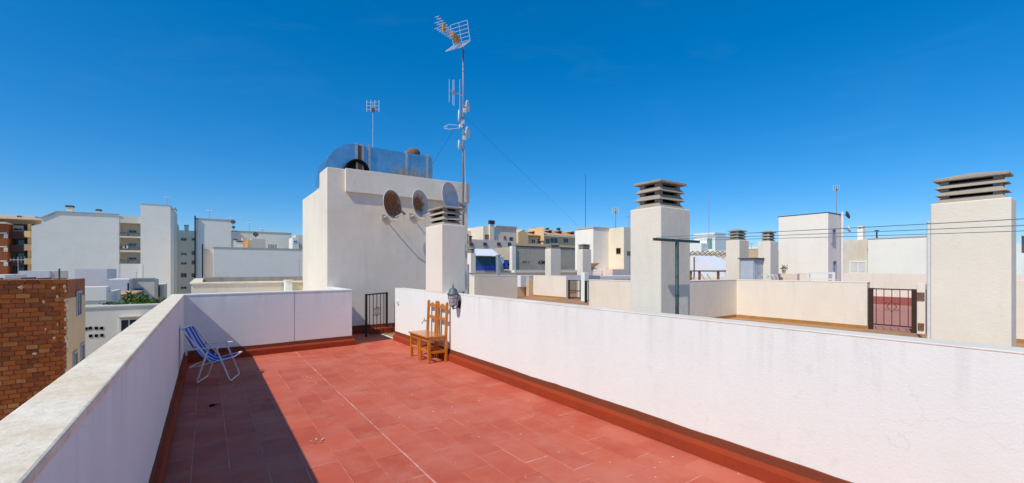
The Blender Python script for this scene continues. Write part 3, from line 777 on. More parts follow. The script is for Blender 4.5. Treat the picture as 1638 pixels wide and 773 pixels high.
# canvas
prof = []
for k in range(25):
    q = k/24
    # bezier-like sag from back top to seat front
    P0, P1, P2, P3 = Vector((-.385, .772)), Vector((-.235, .46)), Vector((-.12, .135)), Vector((.245, .347))
    p = P0*(1-q)**3 + P1*3*q*(1-q)**2 + P2*3*q*q*(1-q) + P3*q**3
    prof.append(p)
vs = []; fs = []; n = 20
for i, p in enumerate(prof):
    for j in range(n+1):
        w = -HW*.90 + 2*HW*.90*j/n
        sag = .008*math.cos(w/HW*math.pi/2)
        vs.append(L(p.x, w, p.y-sag))
for i in range(24):
    for j in range(n): fs.append((i*(n+1)+j, i*(n+1)+j+1, (i+1)*(n+1)+j+1, (i+1)*(n+1)+j))
o = MB().add(vs, fs).build('canvas_seat', M_FABRIC, t, smooth=True, keep=True)
at_ = o.data.attributes.new('stripe', 'FLOAT', 'POINT')
at_.data.foreach_set('value', [.02+.96*((k % (n+1))/n) for k in range(len(vs))])
sm = o.modifiers.new('thick', 'SOLIDIFY'); sm.thickness = .004

# wall lantern
ly = Y(735.3, XW); lx = XW-.125
t = thing('wall_lantern', 'small hexagonal metal wall lantern on a scroll bracket', 'lamp', (XW, ly, Z(489, XW, ly)))
lz = Z(488.5, lx, ly)           # underside of glass body
hh = .175
def hexp(r, z, n=6, ph=0): return [(lx+r*math.cos(2*math.pi*k/n+ph), ly+r*math.sin(2*math.pi*k/n+ph), z) for k in range(n)]
MB().hexa(hexp(.060, lz), hexp(.086, lz+hh)).build('lamp_glass', M_LAMPG, t)
for k in range(6):
    a_, b_ = hexp(.0625, lz)[k], hexp(.0885, lz+hh)[k]; MB().tube([a_, b_], .0055, 6).build('cage_bar', M_PEWTER, t)
for f_ in (0, .33, .66, 1):
    r_ = .062+.027*f_
    MB().tube(hexp(r_, lz+hh*f_), .0045 if 0 < f_ < 1 else .008, 6, closed=True).build('cage_ring', M_PEWTER, t)
for k in range(6):
    a0, a1 = Vector(hexp(.062, lz)[k]), Vector(hexp(.062, lz)[(k+1)%6]); b0, b1 = Vector(hexp(.088, lz+hh)[k]), Vector(hexp(.088, lz+hh)[(k+1)%6])
    MB().tube([(a0+a1)/2, (b0+b1)/2], .0035, 5).build('cage_bar', M_PEWTER, t)
MB().lathe([(.098, lz+hh+.004), (.100, lz+hh+.012), (.072, lz+hh+.045), (.068, lz+hh+.05), (.066, lz+hh+.085), (.040, lz+hh+.105), (.016, lz+hh+.118), (.012, lz+hh+.135), (.018, lz+hh+.145), (.006, lz+hh+.16), (.004, lz+hh+.20)], 12, (lx, ly, 0)).build('lamp_roof', M_PEWTER, t, smooth=True)
MB().lathe([(.002, lz-.075), (.010, lz-.06), (.012, lz-.04), (.030, lz-.02), (.058, lz-.005)], 12, (lx, ly, 0)).build('lamp_base', M_PEWTER, t, smooth=True)
MB().tube([(lx, ly, lz-.045), (lx+.03, ly, lz-.055), (lx+.075, ly, lz-.045), (XW-.012, ly, lz+.01)], [.010, .010, .010, .012], 8).build('bracket_arm', M_IRON, t, smooth=True)
m = MB().lathe([(.05, 0), (.05, .008), (.03, .018), (.01, .022)], 18).xf(Matrix.Translation((XW-.0005, ly, lz+.01)) @ Matrix.Rotation(-math.pi/2, 4, 'Y') @ Matrix.Diagonal((1.5, 1, 1, 1)))
m.build('wall_plate', M_IRON, t, smooth=True)

# wall tap behind the chairs
ty_ = Y(683, XW); tz_ = Z(513, XW, ty_)
t = thing('wall_tap', 'small metal water tap on the white wall behind the wooden chairs', 'tap', (XW, ty_, tz_))
MB().tube([(XW-.0005, ty_, tz_), (XW-.07, ty_, tz_), (XW-.095, ty_, tz_-.015), (XW-.10, ty_, tz_-.05)], [.014, .013, .012, .010], 8).build('spout', M_GALV, t, smooth=True)
MB().tube([(XW-.05, ty_, tz_), (XW-.05, ty_, tz_+.035)], .009, 8).build('valve_stem', M_GALV, t)
MB().beam((XW-.05, ty_-.035, tz_+.038), (XW-.05, ty_+.035, tz_+.038), .012, .008).build('handle', M_GALV, t)
# supply pipe below, mostly behind the chairs
MB().tube([(XW-.012, ty_-.02, .2), (XW-.012, ty_-.02, tz_-.06), (XW-.012, ty_, tz_-.005)], .010, 6).build('pipe', M_PLW, t)
# switch box
sy_ = Y(637.5, XW); sz_ = Z(484, XW, sy_)
t = thing('switch_box', 'small pale electrical box near the far end of the white wall', 'switch', (XW, sy_, sz_))
bx(XW-.03, sy_-.04, sz_-.04, XW-.0005, sy_+.04, sz_+.04).build('box_body', M_PLW, t, bevel=.004)
bx(XW-.036, sy_-.02, sz_-.025, XW-.0302, sy_+.02, sz_+.025).build('rocker', M_BLIND, t)
# small black thing on floor, leaf and crumbs
def floor_pt(u, v):
    d = HC*FPX/(v-HZ); th_ = A+math.atan((u-CXP)/FPX); r = d/math.cos(th_-A); return Vector((r*math.sin(th_), r*math.cos(th_), 0))
p, q = floor_pt(335, 651), floor_pt(351, 647)
t = thing('hand_brush', 'small black handheld item lying on the shaded floor', 'brush', p)
MB().beam(p+ez*.012, p+(q-p)*.5+ez*.012, .028, .02).build('head', M_BLACK, t, bevel=.004)
MB().tube([p+(q-p)*.5+ez*.010, q+ez*.008], [.007, .005], 8).build('handle', M_DGREY, t)
p = floor_pt(507, 707)
m = MB(); rl = random.Random(2)
for k in range(5):
    a_ = k*1.25; pp = p+Vector((.03*math.cos(a_), .03*math.sin(a_), .004)); q_ = pp+Vector((.045*math.cos(a_+.6), .04*math.sin(a_+.6), .012))
    s_ = Vector((-(q_-pp).y, (q_-pp).x, .003))*.25
    m.add([pp, (pp+q_)/2+s_, q_, (pp+q_)/2-s_+ez*.004], [(0, 1, 2, 3)])
tag(m.build('dry_leaf', plain('dry_leaf', (.55, .38, .26), .9), keep=True), 'curled dry leaf on the sunlit red tiles', 'leaf')
m = MB()
for k in range(110):
    x_, y_ = rl.uniform(-.2, 3.4), rl.uniform(1.4, 9.2); s_ = rl.uniform(.003, .009)
    if y_ > end_y(x_)-.1: continue
    pts = [(x_+s_*math.cos(a_)*rl.uniform(.5, 1.2), y_+s_*math.sin(a_)*rl.uniform(.5, 1.4)) for a_ in (0, 1.3, 2.6, 3.9, 5.1)]
    m.prism(pts, .0004, .0004+s_*.5)
o = m.build('paint_crumbs', plain('paint_crumb', (.66, .56, .50), .9)); o['kind'] = 'stuff'; tag(o, 'pale crumbs of grit scattered over the red tiles', 'debris')

# ------------------------------------------------------------------ neighbour's clothes line
py_ = C2[1]-.16
px_ = X(1083, py_); tz2 = Z(385, px_, py_)
t = thing('clothesline_post', 'green metal T shaped clothesline post before the cream chimney', 'post', (px_, py_, 0))
MB().tube([(px_, py_, 0), (px_, py_, tz2-.02)], .022, 12).build('pole', M_GREEN, t, smooth=True)
for z in (.75, 1.25): MB().tube([(px_, py_, z), (px_, py_, z+.03)], .026, 12).build('pole_collar', M_GREEN, t)
xa_, xb_ = X(1046, py_), X(1118, py_)
MB().beam((xa_, py_, tz2), (xb_, py_, tz2), .035, .032).build('crossbar', M_GREEN, t, bevel=.004)
for k, (f_, lab) in enumerate(((.03, 'green clothesline wire, lowest of the three over the right roofs'), (.5, 'green clothesline wire, middle of the three over the right roofs'), (.97, 'green clothesline wire, top of the three over the right roofs'))):
    xx = xa_+(xb_-xa_)*f_; pts = []
    for j in range(17):
        q = j/16; pts.append((xx, py_-.02 + (-7.5-py_)*q, tz2+.022 - .10*4*q*(1-q)*(.6+.2*k)))
    tag(MB().tube(pts, .003, 5).build('clothesline_wire', M_GRNW), lab, 'wire', 'clothesline wires')

# ------------------------------------------------------------------ neighbour terrace walls
def wall(label, boxes, mat, ztop, skirt=None, cat='wall', name='parapet_wall', zb=-.004, cope=True):
    x0, y0, x1, y1 = boxes
    t = thing(name, label, cat, ((x0+x1)/2, (y0+y1)/2, 0))
    bx(x0, y0, zb, x1, y1, ztop-.03).build('wall_body', mat, t, bevel=.008)
    if cope: bx(x0-.008, y0-.008, ztop-.03, x1+.008, y1+.008, ztop).build('coping', mat, t, bevel=.008)
    if skirt:
        for (a, b, c_, d) in skirt: bx(a, b, .0005, c_, d, .09).build('skirting', M_OSK, t)
    return t
M_OSK = plain('orange_skirting', (.40, .20, .05), .8, 0, .15, 4)
XN = 14.34; yN0, yN1 = Y(1387, XN), Y(1178, XN)
ZN = Z(447, XN, yN1)
wall('long sunlit cream wall between the shaded wall and the brown gate', (XN, yN0, XN+.22, yN1-.001), M_NEIGH, ZN, [(XN-.02, yN0, XN-.0005, yN1-.03)])
wall('shaded cream wall meeting the long sunlit wall behind the T post', (10.2, yN1, XN+.22, yN1+.25), M_NEIGH, ZN, [(10.2, yN1-.02, XN-.025, yN1-.0005)])
yBx = Y(942, 10.2)
wall('sunlit cream wall just left of the chimney with the T post', (10.2, yN1+.262, 10.42, yBx), M_NEIGH, ZN)
XM = 15.6
yM0, yM1 = Y(905.5, XM), Y(830, XM)
nf2 = struct(bx(14.6, 15.95, -.05, 24, 24, -.004).build('roof_floor', M_NFLOOR))
ZM = Z(440.3, XM, Y(853, XM))
wall('sunlit cream wall between the air conditioner and the small black gate', (XM, yM0, XM+.22, Y(853, XM)), M_NEIGH, ZM, [(XM-.02, yM0, XM-.0005, Y(853, XM))])
YD = 19.6
wall('shaded grey beige wall beyond the tall chimney', (X(758.7, YD), YD, X(827.7, YD), YD+.25), M_CREAM, Z(441.2, X(800, YD), YD))
# sunlit stub left of it
wall('sunlit stub of cream wall beside the tall chimney', (X(758.7, YD)-.004, YD+.262, X(758.7, YD)+.2, YD+3.2), M_NEIGH, Z(440.8, X(758.7, YD), YD))
# recess with air conditioner
wall('low brown beige ledge under the air conditioner', (X(830, 20.4), 20.6, X(856, 20.4), 20.85), M_BEIGE, Z(459.5, X(840, 20.5), 20.5), cope=False)
wall('broken beige pier end right of the air conditioner', (XM-.3, Y(853, XM)+.003, XM+.25, Y(853, XM)+.3), M_BEIGE, Z(447, XM, 20.3), cope=False)
ay = 20.45; ax0, ax1 = X(832.5, ay), X(852, ay); az0, az1 = ZU(840, 459, ay), ZU(840, 440.5, ay)
t = thing('air_conditioner', 'white outdoor air conditioning unit on a ledge', 'air conditioner', ((ax0+ax1)/2, ay, az0))
bx(ax0, ay, az0, ax1, ay+.32, az1).build('casing', M_WHT, t, bevel=.01)
for k in range(9):
    z = az0+.06+(az1-az0-.12)*k/8; bx(ax0+.04, ay-.012, z-.006, ax0+(ax1-ax0)*.42, ay-.0005, z+.006).build('grille_slat', M_LCAB, t)
for k in range(8):
    z = az0+.06+(az1-az0-.12)*k/7; bx(ax0+(ax1-ax0)*.66, ay-.012, z-.006, ax1-.05, ay-.0005, z+.006).build('grille_slat', M_LCAB, t)
# black gate leaf standing open + white post + second gate
gate('small black gate at the end of the cream wall with air conditioner', (XM+.1, Y(907, XM)), (X(930, 16.6), 16.6), .1, ZU(915, 448, 17)-.02, 6, M_IRON, False, .06, True)
px0 = 15.2; pya, pyb = Y(935, px0), Y(929, px0)
tag(bx(px0, pya, -.004, px0+.3, pyb, Z(436, px0, pya)).build('gate_pier', M_WHITE, bevel=.01), 'slim white pier between the two black gates', 'pier')
gate('narrow black gate between white pier and sunlit box wall', (X(936, 15.0), 15.0), (X(947, 14.6), 14.6), .1, ZU(940, 449, 15)-.02, 3, M_IRON, False, .08)
tag(bx(X(934, 15.9), 15.9, ZU(940, 448.5, 15.9), X(960, 15.9), 17.2, ZU(940, 441, 15.9)).build('canopy_panel', M_CANV), 'grey blue panel above the narrow black gate', 'panel')
tag(bx(X(958, 17.3), 17.4, ZU(980, 447.5, 17.3), X(1040, 17.3), 18.3, ZU(980, 441.5, 17.3)).build('roof_slab', M_AWN, bevel=.02), 'flat white roof slab behind the sunlit cream box wall', 'slab')
# brown gate to the red terrace
yg0 = Y(1464.5, XN)
gate('brown iron gate with scroll ornament before the red terrace', (XN+.1, yN0-.005), (XN+.1, yg0), .14, Z(463.2, XN, 3.6), 5, M_BIRON, True, .09)
t = thing('gate_pier', 'weathered white pier with iron hinges beside the brown gate', 'pier', (XN+.1, Y(1472, XN), 0))
yp1, yp0 = Y(1465.2, XN), Y(1480, XN)
zp = Z(454, XN, yp0)
bx(XN, yp0, -.004, XN+.26, yp1-.012, zp).build('wall_body', M_NEIGH, t, bevel=.015)
for v in (469.5, 474, 479): z = Z(v, XN, yp0); bx(XN-.03, yp0+.01, z-.025, XN-.0005, yp1-.02, z+.02).build('hinge_strap', M_RUSTB, t)
for v in (519, 525): z = Z(v, XN, yp0); bx(XN-.035, yp0+.02, z-.05, XN-.0005, yp1-.04, z+.02).build('hinge_strap', M_RUSTB, t)
gate('dark gate leaf between the white pier and the broad chimney', (XN+.1, yp0-.01), (XN+.1, yp0-1.1), .14, Z(463.2, XN, 3.2), 6, M_BIRON, False, .12)
t = thing('parapet_wall', 'cream wall seen right of the broad chimney at the edge', 'wall', (XN, -1, 0))
bx(XN, -7.8, -.004, XN+.22, yp0-1.11, Z(449, XN, 1.0)).build('wall_body', M_NEIGH, t, bevel=.01)
bx(XN-.02, -7.8, .0005, XN-.0005, yp0-1.12, .09).build('skirting', M_OSK, t)
# far wall of the red terrace
X25 = 25.0; zr = Z(437.2, X25, Y(1420, X25))
t = thing('parapet_wall', 'long pale wall with red painted base beyond the brown gate', 'wall', (X25, 0, 0))
bx(X25, -9.8, -.004, X25+.25, Y(1322, X25), zr).build('wall_body', M_NEIGH, t, bevel=.01)
bx(X25-.03, -9.8, .0005, X25-.001, 7.0, Z(475, X25, Y(1425, X25))).build('skirting', M_REDW, t)

# grey cabinet between small chimneys
x0 = 14.75; ya = Y(1205, x0); yb = Y(1184, x0); xr = X(1220, ya)
t = thing('metal_cabinet', 'grey blue metal cabinet between the two small chimneys', 'cabinet', (x0, ya, 0))
zc = Z(412.5, x0, ya)
bx(x0, ya, -.004, xr, yb, zc-.04).build('cabinet_body', M_LCAB, t, bevel=.01)
bx(x0-.05, ya-.05, zc-.04, xr+.05, yb+.05, zc).build('roof', M_DGREY, t)
for k in range(5):
    xx = x0+(xr-x0)*(k+.5)/5; bx(xx-.012, ya-.015, 0, xx+.012, ya-.0005, zc-.05).build('rib', M_LCAB, t)
# plastic hoop pile and plant pot
m = MB(); hx, hy = 14.9, Y(1226, 14.9)
for k in range(5):
    c_ = Vector((hx, hy-.08*k+.12, ZN-.05)); R_ = .16+.035*(k % 3)
    m.tube([c_+Vector((.02*k*math.cos(a_*.3), R_*math.cos(a_*math.pi/10), R_*.8*math.sin(a_*math.pi/10)+.06)) for a_ in range(20)], .008, 6, closed=True)
tag(m.build('hose_coil', M_PLW, smooth=True), 'loosely coiled pale hose at the foot of the small right chimney', 'hose')
wx0 = 17.0; wy = Y(1262, wx0)
tag(bx(wx0, Y(1275, wx0), -.004, wx0+.2, Y(1240, wx0), Z(438, wx0, wy)).build('parapet_wall', M_PINK), 'low brownish wall below the white stair block', 'wall')
t = thing('potted_plant', 'tiny potted plant on the low wall by the white stair block', 'plant', (wx0+.1, Y(1252, wx0), Z(438, wx0, wy)))
pz = Z(438, wx0, wy); pc = Vector((wx0+.1, Y(1252, wx0), pz))
MB().lathe([(.05, 0), (.075, .14), (.08, .14)], 12, pc).build('pot', M_PLW, t, smooth=True)
m = MB()
for k in range(60):
    a_ = rl.uniform(0, 6.28); p_ = pc+Vector((rl.gauss(0, .05), rl.gauss(0, .05), .14+abs(rl.gauss(0, .07)))); s_ = .045
    m.add([p_, p_+Vector((s_*math.cos(a_), s_*math.sin(a_), .02)), p_+Vector((0, 0, .05))], [(0, 1, 2)])
m.build('foliage', M_LEAF, t, keep=True)

# ------------------------------------------------------------------ far buildings
def fwin(root, x0, z0, x1, z1, y, glass=None, frame=None, blind=0, fr=.06, axis='y'):
    """window on a face; axis y: face looks to -y at y; axis x: face looks to -x at x=y, spans x0..x1 in y; axis X: looks to +x"""
    if x0 > x1: x0, x1 = x1, x0
    def B(a0, d0, c0, a1, d1, c1):
        if axis == 'y': return bx(a0, y-d0, c0, a1, y-d1, c1)
        if axis == 'x': return bx(y-d0, a0, c0, y-d1, a1, c1)
        return bx(y+d0, a0, c0, y+d1, a1, c1)
    m = B(x0-fr, .05, z0-fr, x0, .001, z1+fr)
    for q in (B(x1, .05, z0-fr, x1+fr, .001, z1+fr), B(x0, .05, z0-fr, x1, .001, z0), B(x0, .05, z1, x1, .001, z1+fr), B((x0+x1)/2-.02, .035, z0, (x0+x1)/2+.02, .012, z1)):
        m.add(q.v, q.f)
    w = m.build('window', frame or M_BLIND, root)
    B(x0, .012, z0, x1, .001, z1).build('pane', glass or M_GLASS, w)
    if blind: B(x0, .03, z1-(z1-z0)*blind, x1, .0125, z1).build('roller_blind', M_BLIND, w)
    return w
def block(label, u0, u1, v, y, depth, mat, name='building', cat='building', zb=GZ, vu=None, roof=None, cope=0, root=None):
    x0, x1 = X(u0, y), X(u1, y); z = ZU(vu if vu is not None else u0, v, y)
    t = thing(name, label, cat, ((x0+x1)/2, y+depth/2, zb))
    bx(x0, y, zb, x1, y+depth, z).build('wall_body', mat, t)
    if cope: bx(x0-.05, y-.06, z, x1+.05, y+depth+.05, z+cope).build('roof_edge', roof or M_CONC, t)
    return t, x0, x1, z
def blockx(label, uL, uR, v, x, width, mat, name='building', cat='building', zb=GZ, cope=0):
    """block whose sunlit -x face spans uL..uR at distance x"""
    y1, y0 = Y(uL, x), Y(uR, x); z = Z(v, x, y0)
    t = thing(name, label, cat, (x+width/2, (y0+y1)/2, zb))
    bx(x, y0, zb, x+width, y1, z).build('wall_body', mat, t)
    if cope: bx(x-.03, y0-.03, z, x+width+.03, y1+.03, z+cope).build('roof_edge', M_CONC, t)
    return t, y0, y1, z

# ---- cream parapet of the deck behind the end wall
yP = yC-.02
xp0, xp1 = X(306, yP), TX0-.002
zP = ZU(306, 452, yP)
t = thing('parapet_wall', 'low cream stained parapet behind the end wall left of the tower', 'wall', (1, yP, 0))
bx(xp0, yP, -.012, xp1, yP+.2, zP-.05).build('wall_body', M_CREAMW, t, bevel=.01)
bx(xp0-.03, yP-.03, zP-.05, xp1, yP+.23, zP).build('coping', M_COPE, t, bevel=.01)
bx(xp0, yP+.231, -.012, xp0+.2, yP+6, zP-.05).build('side_wall', M_CREAMW, t)
bx(xp0-.03, yP+.232, zP-.05, xp0+.23, yP+6, zP+.0).build('side_coping', M_COPE, t)
bx(xp0+.201, yP+5.8, -.012, 9.0, yP+6, zP+.04).build('rear_wall', M_CONC, t)  # grey here paints in the shade on the far side of the cream parapet
t = thing('rooftop_box', 'small bright white box on the cream parapet', 'box', (X(462, yP-.3), yP-.3, 0))
bx(X(456.5, yP-.34), yP-.34, -.012, X(467.5, yP-.34), yP-.035, ZU(460, 449.5, yP-.3)).build('box_body', M_WHITE, t)
bx(X(456, yP-.35), yP-.36, ZU(460, 449.5, yP-.3), X(469, yP-.35), yP-.032, ZU(460, 448, yP-.3)).build('lid', M_COPE, t)
px2 = X(479, yP+.1)
t = thing('clothesline_post', 'thin T post on the cream parapet by the tower', 'post', (px2, yP+.1, zP))
MB().tube([(px2, yP+.1, zP), (px2, yP+.1, ZU(479, 417.5, yP))], .012, 6).build('pole', M_GALV, t)
MB().beam((X(476, yP), yP+.1, ZU(479, 417, yP)), (X(482, yP), yP+.1, ZU(479, 417, yP)), .02, .02).build('crossbar', M_GALV, t)

# ---- unfinished brick house
d_f = Vector((.988, .155, 0)).normalized()
cor = Vector((-3.07, 16.4, 0)); zBt = Z(446.5, cor.x, cor.y)
t = thing('brick_house', 'unfinished orange brick house below the parapet on the left', 'building', (cor.x-2, cor.y, GZ))
nrm = Vector((d_f.y, -d_f.x, 0))
far = 7.0
pA = cor - d_f*far; side = Vector((X(135, 18.6), 18.6, 0)); back = cor + Vector((-2.0, 6.0, 0)); pB = pA + Vector((-2, 6, 0))
poly = [tuple((p_-nrm*.045)[:2]) if k < 2 else tuple(p_[:2]) for k, p_ in enumerate((pA, cor, side, Vector((side.x-2, side.y+1, 0)), pB))]
MB().prism(poly, GZ, zBt-.03).build('mortar_core', M_MORTAR, t)
rb = random.Random(11); BH, BL = .12, .255; nb = 0; brest = MB()
def brick_mesh(length, proud):
    m = MB(); h = BH-.014
    for p_ in [0]:
        x0_, x1_ = 0, length-.012
        b_ = [d_f*x0_ - nrm*.05, d_f*x1_ - nrm*.05, d_f*x1_ + nrm*proud, d_f*x0_ + nrm*proud]
        m.hexa([q for q in b_], [q+ez*h for q in b_])
    return m
bcache = {}
for r_ in range(62):
    z = zBt - BH*(r_+1) + .007
    s_ = -BL*(.5 if r_ % 2 else 0) * rb.choice((1, .8)); s_ = -(.13 if r_ % 2 else 0)
    e = 0.0
    first = True
    while e < far:
        ln = BL*rb.choice((1, 1, 1, .9, 1.05)) if not (first and r_ % 2) else .13
        if r_ > 14: ln *= .8
        first = False
        e2 = min(e+ln, far); base = cor - d_f*e2; base.z = z
        pr = rb.choice((0, .004, -.005, .008))
        lim = 1.75 if r_ < 31 else 0
        if e < lim and nb < 298 and e2 == e+ln:
            key = (round(ln, 3), pr)
            if key not in bcache:
                bo = brick_mesh(ln, pr).xf(Matrix.Translation(base)).build('brick', M_BRICK, t, origin=base); bcache[key] = bo.data
            else:
                bo = bpy.data.objects.new('brick', bcache[key]); COL.objects.link(bo); place(bo, Vector(base), t)
            nb += 1
        elif r_ < 40:
            m = brick_mesh(e2-e, pr).xf(Matrix.Translation(base)); brest.add(m.v, m.f)
        e = e2
bo = brest.build('brick_field', M_BRICK, t); bo['kind'] = 'stuff'
# mortar smears
for (u, v, w_, h_) in ((34, 460, 10, 7), (86, 461, 8, 7), (92, 475, 5, 5), (70, 483, 5, 6), (92, 519, 3, 6), (73, 527, 3, 5), (87, 541, 6, 6), (103, 459, 6, 8), (105, 466, 4, 6), (105, 481, 5, 6), (105, 496, 5, 5), (105, 511, 5, 6), (105, 525, 5, 6), (105, 540, 5, 6), (56, 566, 9, 5)):
    # point on the brick plane
    th_ = A+math.atan((u-CXP)/FPX); dr = Vector((math.sin(th_), math.cos(th_), 0)); k_ = (cor.dot(nrm))/(dr.dot(nrm)); p_ = dr*k_
    D_ = p_.x*SA+p_.y*CA; zz = HC+(HZ-v)/FPX*D_; sc_ = D_/FPX
    m = MB(); n_ = 9
    ring = [(.4*w_*sc_*.9*rb.uniform(.6, 1.1)*math.cos(k*2*math.pi/n_), .5*h_*sc_*rb.uniform(.6, 1.2)*math.sin(k*2*math.pi/n_)) for k in range(n_)]
    m.hexa([p_+d_f*a_+ez*(zz+b_)+nrm*.004 for a_, b_ in ring], [p_+d_f*a_*.6+ez*(zz+b_*.6)+nrm*.022 for a_, b_ in ring])
    m.build('mortar_smear', M_NOTCH, t)
# top course of loose flat bricks
for k in range(9):
    e = k*.28; base = cor - d_f*(e+.26); hgt = .02+.03*((k*7) % 3)/2
    MB().hexa([base+nrm*.02+ez*(zBt+.002), base+d_f*.26+nrm*.02+ez*(zBt+.002), base+d_f*.26-nrm*.12+ez*(zBt+.002), base-nrm*.12+ez*(zBt+.002)],
              [base+nrm*.02+ez*(zBt+hgt), base+d_f*.26+nrm*.02+ez*(zBt+hgt+.01), base+d_f*.26-nrm*.12+ez*(zBt+hgt+.01), base-nrm*.12+ez*(zBt+hgt)]).build('loose_top_brick', M_BRICK, t)
# rendered side: orange upper band, beige below, window
sd = (side-cor); sl_ = sd.length; sd.normalize(); sn = Vector((sd.y, -sd.x, 0))
def spt(a_, z, o_): return cor + sd*a_ + sn*o_ + ez*z
def sbox(a0, a1, z0, z1, o0, o1): 
    return MB().hexa([spt(a0, z0, o0), spt(a0, z0, o1), spt(a1, z0, o1), spt(a1, z0, o0)], [spt(a0, z1, o0), spt(a0, z1, o1), spt(a1, z1, o1), spt(a1, z1, o0)])
zb2 = zBt-.52
sbox(0, sl_, zb2, zBt-.02, -.06, .012).build('upper_brick_band', M_BROWNRED, t)
sbox(0, sl_, GZ, zb2-.001, -.06, .022).build('side_render', M_BEIGE, t)
def side_window(a0, a1, z0, z1):
    w = sbox(a0-.05, a0, z0-.05, z1+.05, .023, .05)
    for q in (sbox(a1, a1+.05, z0-.05, z1+.05, .023, .05), sbox(a0, a1, z0-.05, z0, .023, .06), sbox(a0, a1, z1, z1+.06, .023, .06), sbox((a0+a1)/2-.02, (a0+a1)/2+.02, z0, z1, .03, .042)): w.add(q.v, q.f)
    wo_ = w.build('window', M_CANV, t); sbox(a0, a1, z0, z1, .023, .029).build('pane', M_GLASS, wo_)
side_window(sl_*.45, sl_*.68, zBt-1.05, zBt-.42)
side_window(sl_*.25, sl_*.45, zBt-2.7, zBt-2.1); side_window(sl_*.68, sl_*.88, zBt-2.75, zBt-2.0)
MB().tube([cor+Vector((-.3, .8, zBt-.3)), cor+Vector((-.3, .8, zBt+.28))], .02, 6).build('vent_pipe', M_DGREY, t)

# ---- low white houses behind it
t, x0, x1, z = block('low white house wall pierced by small square vents', 128, 262, 492.5, 24, .25, M_FARW, vu=138)
bx(x0, 24.251, GZ, x1, 29, z-.9).build('lower_roof', M_FARW2, t)
# sloping top: thin coping
bx(x0-.02, 23.96, z, x1, 24.25, z+.06).build('coping', M_FARW, t)
for (u, v) in ((144.5, 525), (154, 525), (162.5, 525), (145, 537.5), (154, 537), (163, 536.5), (137.5, 526)):
    xx = X(u, 24); zz = ZU(u, v, 24); q = .050
    bx(xx-q, 23.985, zz-q*1.15, xx+q, 24.0-.0005, zz+q*1.15).build('vent_opening', M_BLACK, t)
fwin(t, X(194, 24), ZU(200, 541, 24), X(219, 24), ZU(200, 512, 24), 24, M_GLASS, M_WHT, 0, .06)
bx(X(190, 24), 23.85, ZU(200, 511, 24)+.07, X(226, 24), 23.999, ZU(200, 509, 24)+.08).build('lintel', M_CREAMW, t)
t, *_ = block('white rooftop room behind the vented wall next to the brick house', 126, 170, 459.5, 30, 1.2, M_FARW, vu=140)
bx(X(126, 29.98), 29.96, ZU(140, 482, 30), X(172, 30), 29.999, ZU(140, 481, 30)).build('string_course', M_CONC, t)
block('narrow white block stepping down from the rooftop room', 170.3, 176, 467, 30.4, 3.5, M_FARW)
block('lilac tinted roof room with flat top, left behind brick house', 30, 79, 433.5, 46, 5, M_LILAC)
block('narrow pale end wall next to the lilac roof room', 79.2, 87, 433.5, 46.3, 4, M_FARW2)
block('small white roof corner at the far left edge', -25, 8, 440, 40, 4, M_FARW)
t, *_ = block('lilac tinted roof room right behind the brick house corner', 120, 171, 430.5, 52, 5, M_LILAC)
t, x0, x1, z = block('pale lilac flat roofed house before the beige house', 167, 206, 447.5, 44, 5, M_LILAC)
t, x0, x1, z = block('beige flat roofed house with a small dark window and diagonal shadow', 206.2, 247, 447.5, 46.5, 4, M_FARW2)
bx(x0, 46.45, z, x1+.1, 46.8, z+.12).build('coping', M_CONC, t)
fwin(t, X(216.5, 46.5), ZU(220, 471, 46.5), X(228, 46.5), ZU(220, 462.5, 46.5), 46.5, M_GLASS, M_CANV, 0, .08)
bx(X(203.8, 43.9), 43.9, ZU(205, 467, 44), X(206, 43.9), 43.999, ZU(205, 453, 44)).build('doorway', M_BLACK, t)
t, x0, x1, z = block('small beige house with green shutter beside the beige house', 247.5, 262, 455.5, 50, 4, M_FARW2)
bx(X(248, 49.9), 49.85, ZU(250, 471, 50), X(252.5, 49.9), 49.999, ZU(250, 459, 50)).build('shutter', plain('green_shutter', (.08, .25, .16), .7), t)
bx(X(253, 49.9), 49.9, ZU(250, 475, 50), X(256, 49.9), 49.999, ZU(250, 458, 50)).build('door', M_RUSTB, t)
# lean-to roof
ly0 = 34
t = thing('lean_to_shed', 'small shed with sloping terracotta roof behind the vented wall', 'shed', (X(190, ly0), ly0, GZ))
xa_, xb_, xc_ = X(175, ly0), X(198, ly0), X(212, ly0); za_, zc_ = ZU(176, 477.5, ly0), ZU(212, 469, ly0)
bx(xa_, ly0, GZ, xb_, ly0+2, za_-.05).build('wall_body', M_FARW, t)
bx(xb_+.001, ly0+.02, GZ, xc_, ly0+2, za_+.1).build('side_wall', M_BEIGE, t)
zr_ = ZU(190, 468, ly0+3)
MB().hexa([(xa_-.1, ly0-.2, za_), (xc_+.2, ly0-.2, zc_-.05), (xc_+.2, ly0+3, zr_), (xa_-.1, ly0+3, zr_)],
          [(xa_-.1, ly0-.2, za_+.1), (xc_+.2, ly0-.2, zc_+.05), (xc_+.2, ly0+3, zr_+.1), (xa_-.1, ly0+3, zr_+.1)]).build('roof', M_ROOFT, t)
